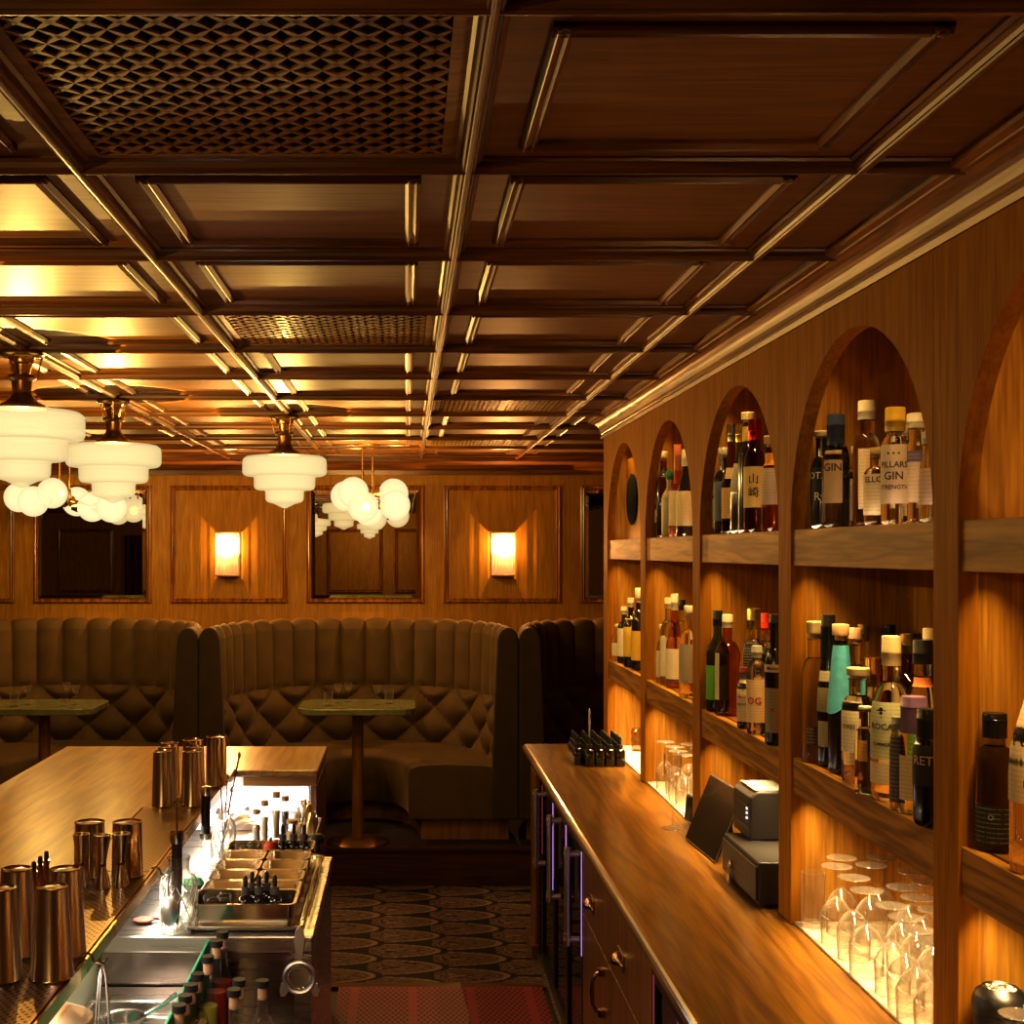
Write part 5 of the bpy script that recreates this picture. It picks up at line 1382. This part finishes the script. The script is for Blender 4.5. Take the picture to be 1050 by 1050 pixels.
sy = [(183.6, 1030, C(.45, .16, .03), 'nearest amber syrup bottle at the bottom edge, left row'), (190, 1020, C(.50, .12, .02), 'second nearest syrup bottle in the left row along the teal divider'), (196, 1009, C(.5, .2, .05), 'third syrup bottle in the left row along the teal divider'),
      (202.5, 998, C(.6, .45, .2), 'fourth syrup bottle in the left row along the teal divider'), (213, 980, C(.42, .42, .06), 'syrup bottle with yellow-green contents in the row by the teal divider'), (222, 964, C(.32, .03, .01), 'dark red syrup bottle near the far end of the well'), (228, 955, C(.28, .02, .01), 'farthest red syrup bottle in the well against the station')]
for k, (px, py, col_, lb) in enumerate(sy):
    y = 2.60+.072*k; z = Zof(py, y); syrup(Xof(px, y), y, z, col_, lb)
syrup(-.352, 2.66, Zof(1014, 2.66), C(.45, .03, .02), 'red syrup bottle at the front of the right row in the well')
syrup(-.356, 2.77, Zof(1004, 2.77), C(.40, .10, .03), 'amber syrup bottle second in the right row of the well')
syrup(-.305, 2.76, Zof(1005, 2.76), C(.35, .12, .08), 'rounder pale-corked bottle at the right end of the well', r=.03)

# ------------------------------------------------------------------ on the back counter
ds = thing('black_dropper_bottle', 'small square black dropper bottle in the tight block on the far end of the counter', 'bottle', (0, 0, 0))
MB().lathe([(0, 0), (.018, 0), (.0195, .003), (.0195, .06), (.015, .068), (.007, .071), (0, .071)], n=16, power=5.).build('bottle_body', plain('gloss_black_glass', C(.006, .006, .007), .12, coat=1.), ds)
MB().lathe([(0, .068), (.0125, .068), (.0125, .086), (.006, .088), (.0075, .102), (.006, .116), (0, .119)], n=12).build('dropper_cap', M_blackm, ds)
ds['group'] = 'block of black dropper bottles'
k = 0
for j in range(6):
    for i in range(5):
        x = .705+.0415*i+(.0 if j < 4 else .0); y = 5.27+.0415*j
        if i == 0 and j < 1: continue
        if k == 0: ds.location = (x, y, ZC+.0005)
        else: dup(ds, (x, y, ZC+.0005), random.uniform(-.05, .05))
        k += 1
t = thing('glass_pipette', 'thin white pipette sticking up out of the block of black bottles', 'pipette', (.765, 5.40, ZC+.10))
MB().lathe([(0, 0), (.003, 0), (.0045, .06), (.0035, .115), (0, .118)], n=8).build('glass_tube', pl(C(.6, .55, .5), .2), t)
# stacked glass jars
t = thing('jar_stack', '', 'jar', (0, 0, 0)); bpy.data.objects.remove(t)
for k in range(3):
    t = thing('salt_jar', ['small clear jar at the bottom of the stack in the far lower niche', 'small clear jar in the middle of the stack in the far lower niche', 'small clear jar on top of the stack in the far lower niche'][k], 'jar', (1.0, 5.62, .9085+.033*k), group='stacked clear jars')
    MB().lathe([(0, 0), (.022, 0), (.023, .004), (.023, .024), (.019, .028), (.019, .032), (.016, .032), (.019, .022), (.019, .005), (0, .004)], n=20).build('jar_glass', thin_glass('thick_glass', C(.92, .86, .78), 2., .35), t)
# upturned stemware in niche 2 and the crowd in niche 4
inv = stem_glass('stemmed_glass', .172, .035, .032, .60, 'tulip'); inv['group'] = 'upturned stemmed glasses in the lower niches'
ZG = .9085
def upt(x, y, lb, s=1.):
    o = dup(inv, (x, y, ZG+.172*s), random.random(), lb); o.rotation_euler = (pi, 0, random.random()); o.scale = (s, s, s); return o
L4 = 'clear stemmed glass upside down in the crowd filling the fourth lower niche'
pts4 = [(.985, 2.93), (1.026, 2.86), (1.075, 2.93), (.947, 2.85), (1.024, 2.67), (1.023, 2.59), (1.094, 2.80), (.950, 2.53), (.945, 2.45), (.932, 2.37), (1.02, 2.50), (1.09, 2.71), (1.10, 2.62), (.95, 2.75), (1.01, 2.39), (1.08, 2.53), (1.08, 2.43), (.94, 2.645), (1.10, 2.35), (.935, 2.295)]
for x, y in pts4:
    o = upt(x, y, L4); o['group'] = 'upturned glasses in the fourth lower niche'
L2 = 'clear stemmed glass standing upside down in the second lower niche from the far end'
for x, y in ((.945, 4.72), (.955, 4.60), (.945, 4.50), (1.02, 4.66), (1.03, 4.55), (1.02, 4.46), (.95, 4.41), (1.09, 4.6), (1.08, 4.74)):
    o = upt(x, y, L2); o['group'] = 'upturned glasses in the second lower niche'
for x, y, lb in ((.935, 1.975, 'upturned stemmed glass nearest the camera at the bottom right corner'), (.985, 2.0, 'upturned stemmed glass just behind the bottom right corner one, beside the black tin')):
    upt(x, y, lb, .92)
bpy.data.objects.remove(inv.children[0]); bpy.data.objects.remove(inv.children[0]); bpy.data.objects.remove(inv)
tt = tumbler('highball_glass', .125, .027); 
tt.location = (.938, 2.985, ZG); tt['label'] = 'tall straight highball glass leftmost in the fourth lower niche'
# standing stemmed flute
fl = stem_glass('champagne_flute', .235, .028, .036, .42, 'flute'); fl.location = (.84, 4.08, ZC+.0005); fl['label'] = 'single clear flute standing upright on the counter before the second post'
# card reader
t = thing('card_reader', 'small dark grey card reader propped by the foot of the second post', 'card reader', (.93, 4.135, .9085))
MB().box(-.035, .0, -.025, .03, .0, .085).build('reader_body', pl(C(.05, .05, .05), .5), t, bevel=.006)
MB().box(-.037, -.0345, -.018, .022, .045, .078).build('reader_screen', M_black, t)
t.rotation_euler = (0, .12, .2)
# tablet on a stand
P0, P1 = np.array((.846, 3.93, ZC+.003)), np.array((.862, 3.62, ZC+.003))
up = np.array((.078, .0, .196)); nrm = np.cross(P1-P0, up); nrm /= np.linalg.norm(nrm)
if nrm[0] > 0: nrm = -nrm
t = thing('tablet', 'black tablet computer leaning back against the third niche post', 'tablet', tuple(P0))
def slab(a, b, o0, o1, f0=0., f1=1., g0=0., g1=1.):
    mb = MB(); e = (P1-P0)
    vs = [e*f+up*g+nrm*o for o in (o0, o1) for f, g in ((f0, g0), (f1, g0), (f1, g1), (f0, g1))]
    return mb.add(vs, [(0, 1, 2, 3), (4, 5, 6, 7), (0, 1, 5, 4), (1, 2, 6, 5), (2, 3, 7, 6), (3, 0, 4, 7)])
slab(0, 0, -.008, 0).build('tablet_case', pl(C(.35, .33, .32), .3, 1.), t, bevel=.002)
slab(0, 0, .0003, .0014, .015, .985, .02, .98).build('screen', plain('tablet_screen', C(.01, .008, .008), .06, coat=1.), t)
mb = MB(); mid = (P1-P0)*.5+up*.5-nrm*.009
mb.tube([mid, mid+np.array((.045, 0, -.03)), np.array((.11, -.155, .004))], .006, 8); mb.build('stand', M_black, t)
# cash drawer
t = thing('cash_drawer', 'black metal cash drawer on the counter with keys in its lock', 'cash drawer', (.862, 3.168, ZC+.0005))
M_cash = plain('powder_coated_black', C(.028, .025, .024), .45, noise=.2, scale=200)
MB().box(0, .275, 0, .345, .006, .110).build('case', M_cash, t, bevel=.003)
fr = MB(); fr.box(-.006, 0, .006, .339, .014, .098); frd = fr.build('drawer_front', M_cash, t, bevel=.002)
MB().box(-.0065, -.005, .09, .26, .052, .057).build('media_slot', M_black, frd)
mb = MB(); o = mb.lathe([(0, 0), (.011, 0), (.011, .006), (0, .006)], n=16).build('lock', M_chrome, frd); o.rotation_euler = (0, -pi/2, 0); o.location = (-.006, .235, .05)
for x in (.02, .25):
    for y in (.02, .32): MB().lathe([(0, 0), (.01, 0), (.01, .007), (0, .007)], (x, y, 0), 10).build('foot', M_blackm, t)
t = thing('key_bunch', 'small bunch of chrome keys hanging from the cash drawer lock', 'keys', (.848, 3.40, ZC+.052))
mb = MB(); mb.tube([(0+.001*k*0, .012*cos(2*pi*k/20), -.014+.012*sin(2*pi*k/20)) for k in range(20)], .0012, 6, closed=True); mb.build('ring', M_chrome, t)
for k, a in enumerate((-.35, .1, .5)):
    mb = MB(); mb.lathe([(0, -.001), (.009, -.001), (.009, .001), (0, .001)], n=14); mb.box(-.002, .002, -.032, -.008, -.0008, .0008)
    o = mb.build('key', M_chrome, t); o.rotation_euler = (pi/2+0, a*0, pi/2); o.rotation_euler = (0, pi/2, 0); o.location = (-.002*k, .004*k-.004, -.034)
    o.rotation_euler = (a, pi/2, 0)
    o.rotation_euler = (pi/2, 0, pi/2+a)
# receipt printer
t = thing('receipt_printer', 'black receipt printer standing on top of the cash drawer', 'printer', (.905, 3.41, ZC+.111))
MB().prism([(0, .0), (.15, .0), (.15, .128), (.02, .128), (0, .112)], 'Y', 0, .172).build('printer_body', M_cash, t, bevel=.005)
MB().box(.015, .145, .01, .162, .128, .131).build('lid', plain('worn_grey_lid', C(.15, .14, .13), .35, noise=.3, scale=60), t, bevel=.001)
MB().box(-.002, .001, .02, .15, .085, .091).build('paper_slot', M_black, t)
MB().box(-.0025, .0, .0, .172, .03, .034).build('seam', M_black, t)
for z in (.055, .068, .08): MB().box(-.003, .0, .022, .032, z-.003, z+.003).build('indicator', emit('tiny_indicator', C(1, .95, .85), 1.2), t)
# black tins
def tin_can(px, X, y, lb, r=.040):
    t = thing('storage_tin', lb, 'tin', (X, y, .9085), -.6, 'matt black storage tins'); h = .155
    MB().lathe([(0, 0), (r, 0), (r*1.01, .004), (r, .008), (r, h-.02), (0, h-.02)], n=32).build('tin_body', plain('charcoal_tin', C(.02, .018, .017), .45), t)
    l = MB().lathe([(r, h-.026), (r*1.05, h-.024), (r*1.06, h-.014), (r*1.03, h-.004), (r*.92, h+.006), (r*.72, h+.012), (r*.68, h+.014), (r*.64, h+.012), (0, h+.012)], n=32).build('lid', metal('gunmetal', C(.10, .095, .09), .42), t)
    d = MB(); rnd = random.Random(5)
    for k in range(90):
        a, q = rnd.random()*6.28, rnd.random()**.5*r*.56; s = .0012+rnd.random()*.0012
        d.lathe([(0, 0), (s, 0), (0, .0006)], (q*cos(a), q*sin(a), h+.012), 5)
    d.build('lid_pattern', pl(C(.6, .57, .5), .5), l)
    d = MB()
    for k in range(70):
        a, q = rnd.random()*6.28, rnd.random()**.5*.022; s = .0012+rnd.random()*.001
        x, z = q*cos(a), .065+q*sin(a); th = x/r
        d.add([((r+.0007)*sin(th+dx/r), -(r+.0007)*cos(th+dx/r), z+dz) for dx, dz in ((-s, -s), (s, -s), (s, s), (-s, s))], [(0, 1, 2, 3)])
    d.build('round_emblem', pl(C(.6, .57, .5), .5), t)
tin_can(1009, .948, 2.068, 'black storage tin with speckled round emblem beside the post in the nearest lower niche')
tin_can(1052, 1.045, 2.05, 'second black storage tin, behind the upturned glasses at the right edge')

# napkin / low items at booth: dark tray at booth edge
# ------------------------------------------------------------------ lights
def area(name, loc, size, power, col, rot=(0, 0, 0), spread=180, size_y=None):
    l = bpy.data.lights.new(name, 'AREA'); l.energy = power; l.color = col; l.shape = 'RECTANGLE'; l.size = size; l.size_y = size_y or size
    l.spread = radians(spread); o = bpy.data.objects.new(name, l); o.location = loc; o.rotation_euler = rot; COL.objects.link(o); return o
WARM = C(1., .64, .20)
for a, b in zip(PCn[1:], PCn[2:]):
    y0, y1 = a+PH, b-PH; yc = (y0+y1)/2; w = y1-y0-.06
    area('led_strip', (XI+.006, yc, ZTb+.014), .01, 3.4, WARM, (0, radians(-5), 0), 84, w)
    area('led_strip', (XI+.006, yc, ZMb+.014), .01, 5, C(1., .70, .32), (0, radians(-5), 0), 90, w)
    area('led_strip', (XI+.012, yc, ZT+.435), .012, 1.8, WARM, (0, radians(-6), 0), 84, w)
    area('shelf_uplight', (XI+.006, yc, ZT+.004), .01, .35, C(1., .78, .5), (0, radians(-140), 0), 150, w)
# sconce, cool service light
COOL = C(.95, .93, 1.)
area('service_light', (-.65, 3.2, ZBAR-.035), .03, 8, C(1., .86, .68), (0, radians(-30), 0), 160, 2.8)
area('niche_light', (-.50, YRT+.07, ZBAR-.06), .3, 1.5, COOL, (radians(-22), 0, 0), 170, .03)
def point(loc, power, col, r=.05):
    l = bpy.data.lights.new('bulb', 'POINT'); l.energy = power; l.color = col; l.shadow_soft_size = r
    o = bpy.data.objects.new('bulb', l); o.location = loc; COL.objects.link(o)
# bulbs inside the opal shades, globes and wall lamps
def bulb_in(x, y, z, p, col=C(1., .65, .19)): point((x, y, z), p, col, 0.)
for x, y in ((-1.12, 3.785), (-1.12, 4.975), (-.52, 5.57), (-1.12, 2.595), (-1.12, .215), (-.52, -2.165)):
    bulb_in(x, y, ZB-.22, 40 if y == 2.595 else 92)
for o in [o for o in list(COL.objects) if o.name.startswith('globe') and o.type == 'MESH' and o.parent]:
    me = o.data; n = len(me.vertices); c = [sum(v.co[i] for v in me.vertices)/n for i in range(3)]; q = o.parent.location
    bulb_in(q[0]+c[0], q[1]+c[1], q[2]+c[2], 17)
for x in (-1.123, .617): point((x, YF-.115, EYE+.04), 34, C(1., .52, .17), 0.)
def fill_spot(loc, target, p, ang, col=C(1., .80, .60)):
    l = bpy.data.lights.new('fill_spot', 'SPOT'); l.energy = p; l.color = col; l.spot_size = radians(ang); l.spot_blend = .7; l.shadow_soft_size = 0.
    o = bpy.data.objects.new('fill_spot', l); o.location = loc; COL.objects.link(o)
    from mathutils import Vector
    o.rotation_euler = (Vector(target)-Vector(loc)).to_track_quat('-Z', 'Y').to_euler()
fill_spot((-.30, 1.3, ZB-.01), (-.38, 2.85, .72), 55, 30)  # added spot with no fitting, brightens the syrup bottles and their well
w = bpy.data.worlds.new('room_air'); SC.world = w; w.use_nodes = True
w.node_tree.nodes['Background'].inputs[0].default_value = (1, .6, .3, 1); w.node_tree.nodes['Background'].inputs[1].default_value = .02

cam = bpy.data.cameras.new('camera'); co = bpy.data.objects.new('camera', cam); COL.objects.link(co)
co.location = (0, 0, EYE); co.rotation_euler = (pi/2, 0, 0)
cam.sensor_width = 36; cam.lens = F/1050*36; cam.shift_x = (525-CX)/1050; cam.shift_y = (CY-525)/1050
cam.clip_start = .02; SC.camera = co
SC.view_settings.view_transform = 'Standard'; SC.view_settings.look = 'None'; SC.view_settings.exposure = .0; SC.view_settings.gamma = .80
cy = SC.cycles
cy.use_denoising = True; cy.max_bounces = 8; cy.diffuse_bounces = 4; cy.glossy_bounces = 4; cy.transmission_bounces = 8; cy.transparent_max_bounces = 24
cy.caustics_reflective = False; cy.caustics_refractive = False; cy.sample_clamp_indirect = 6; cy.use_light_tree = True
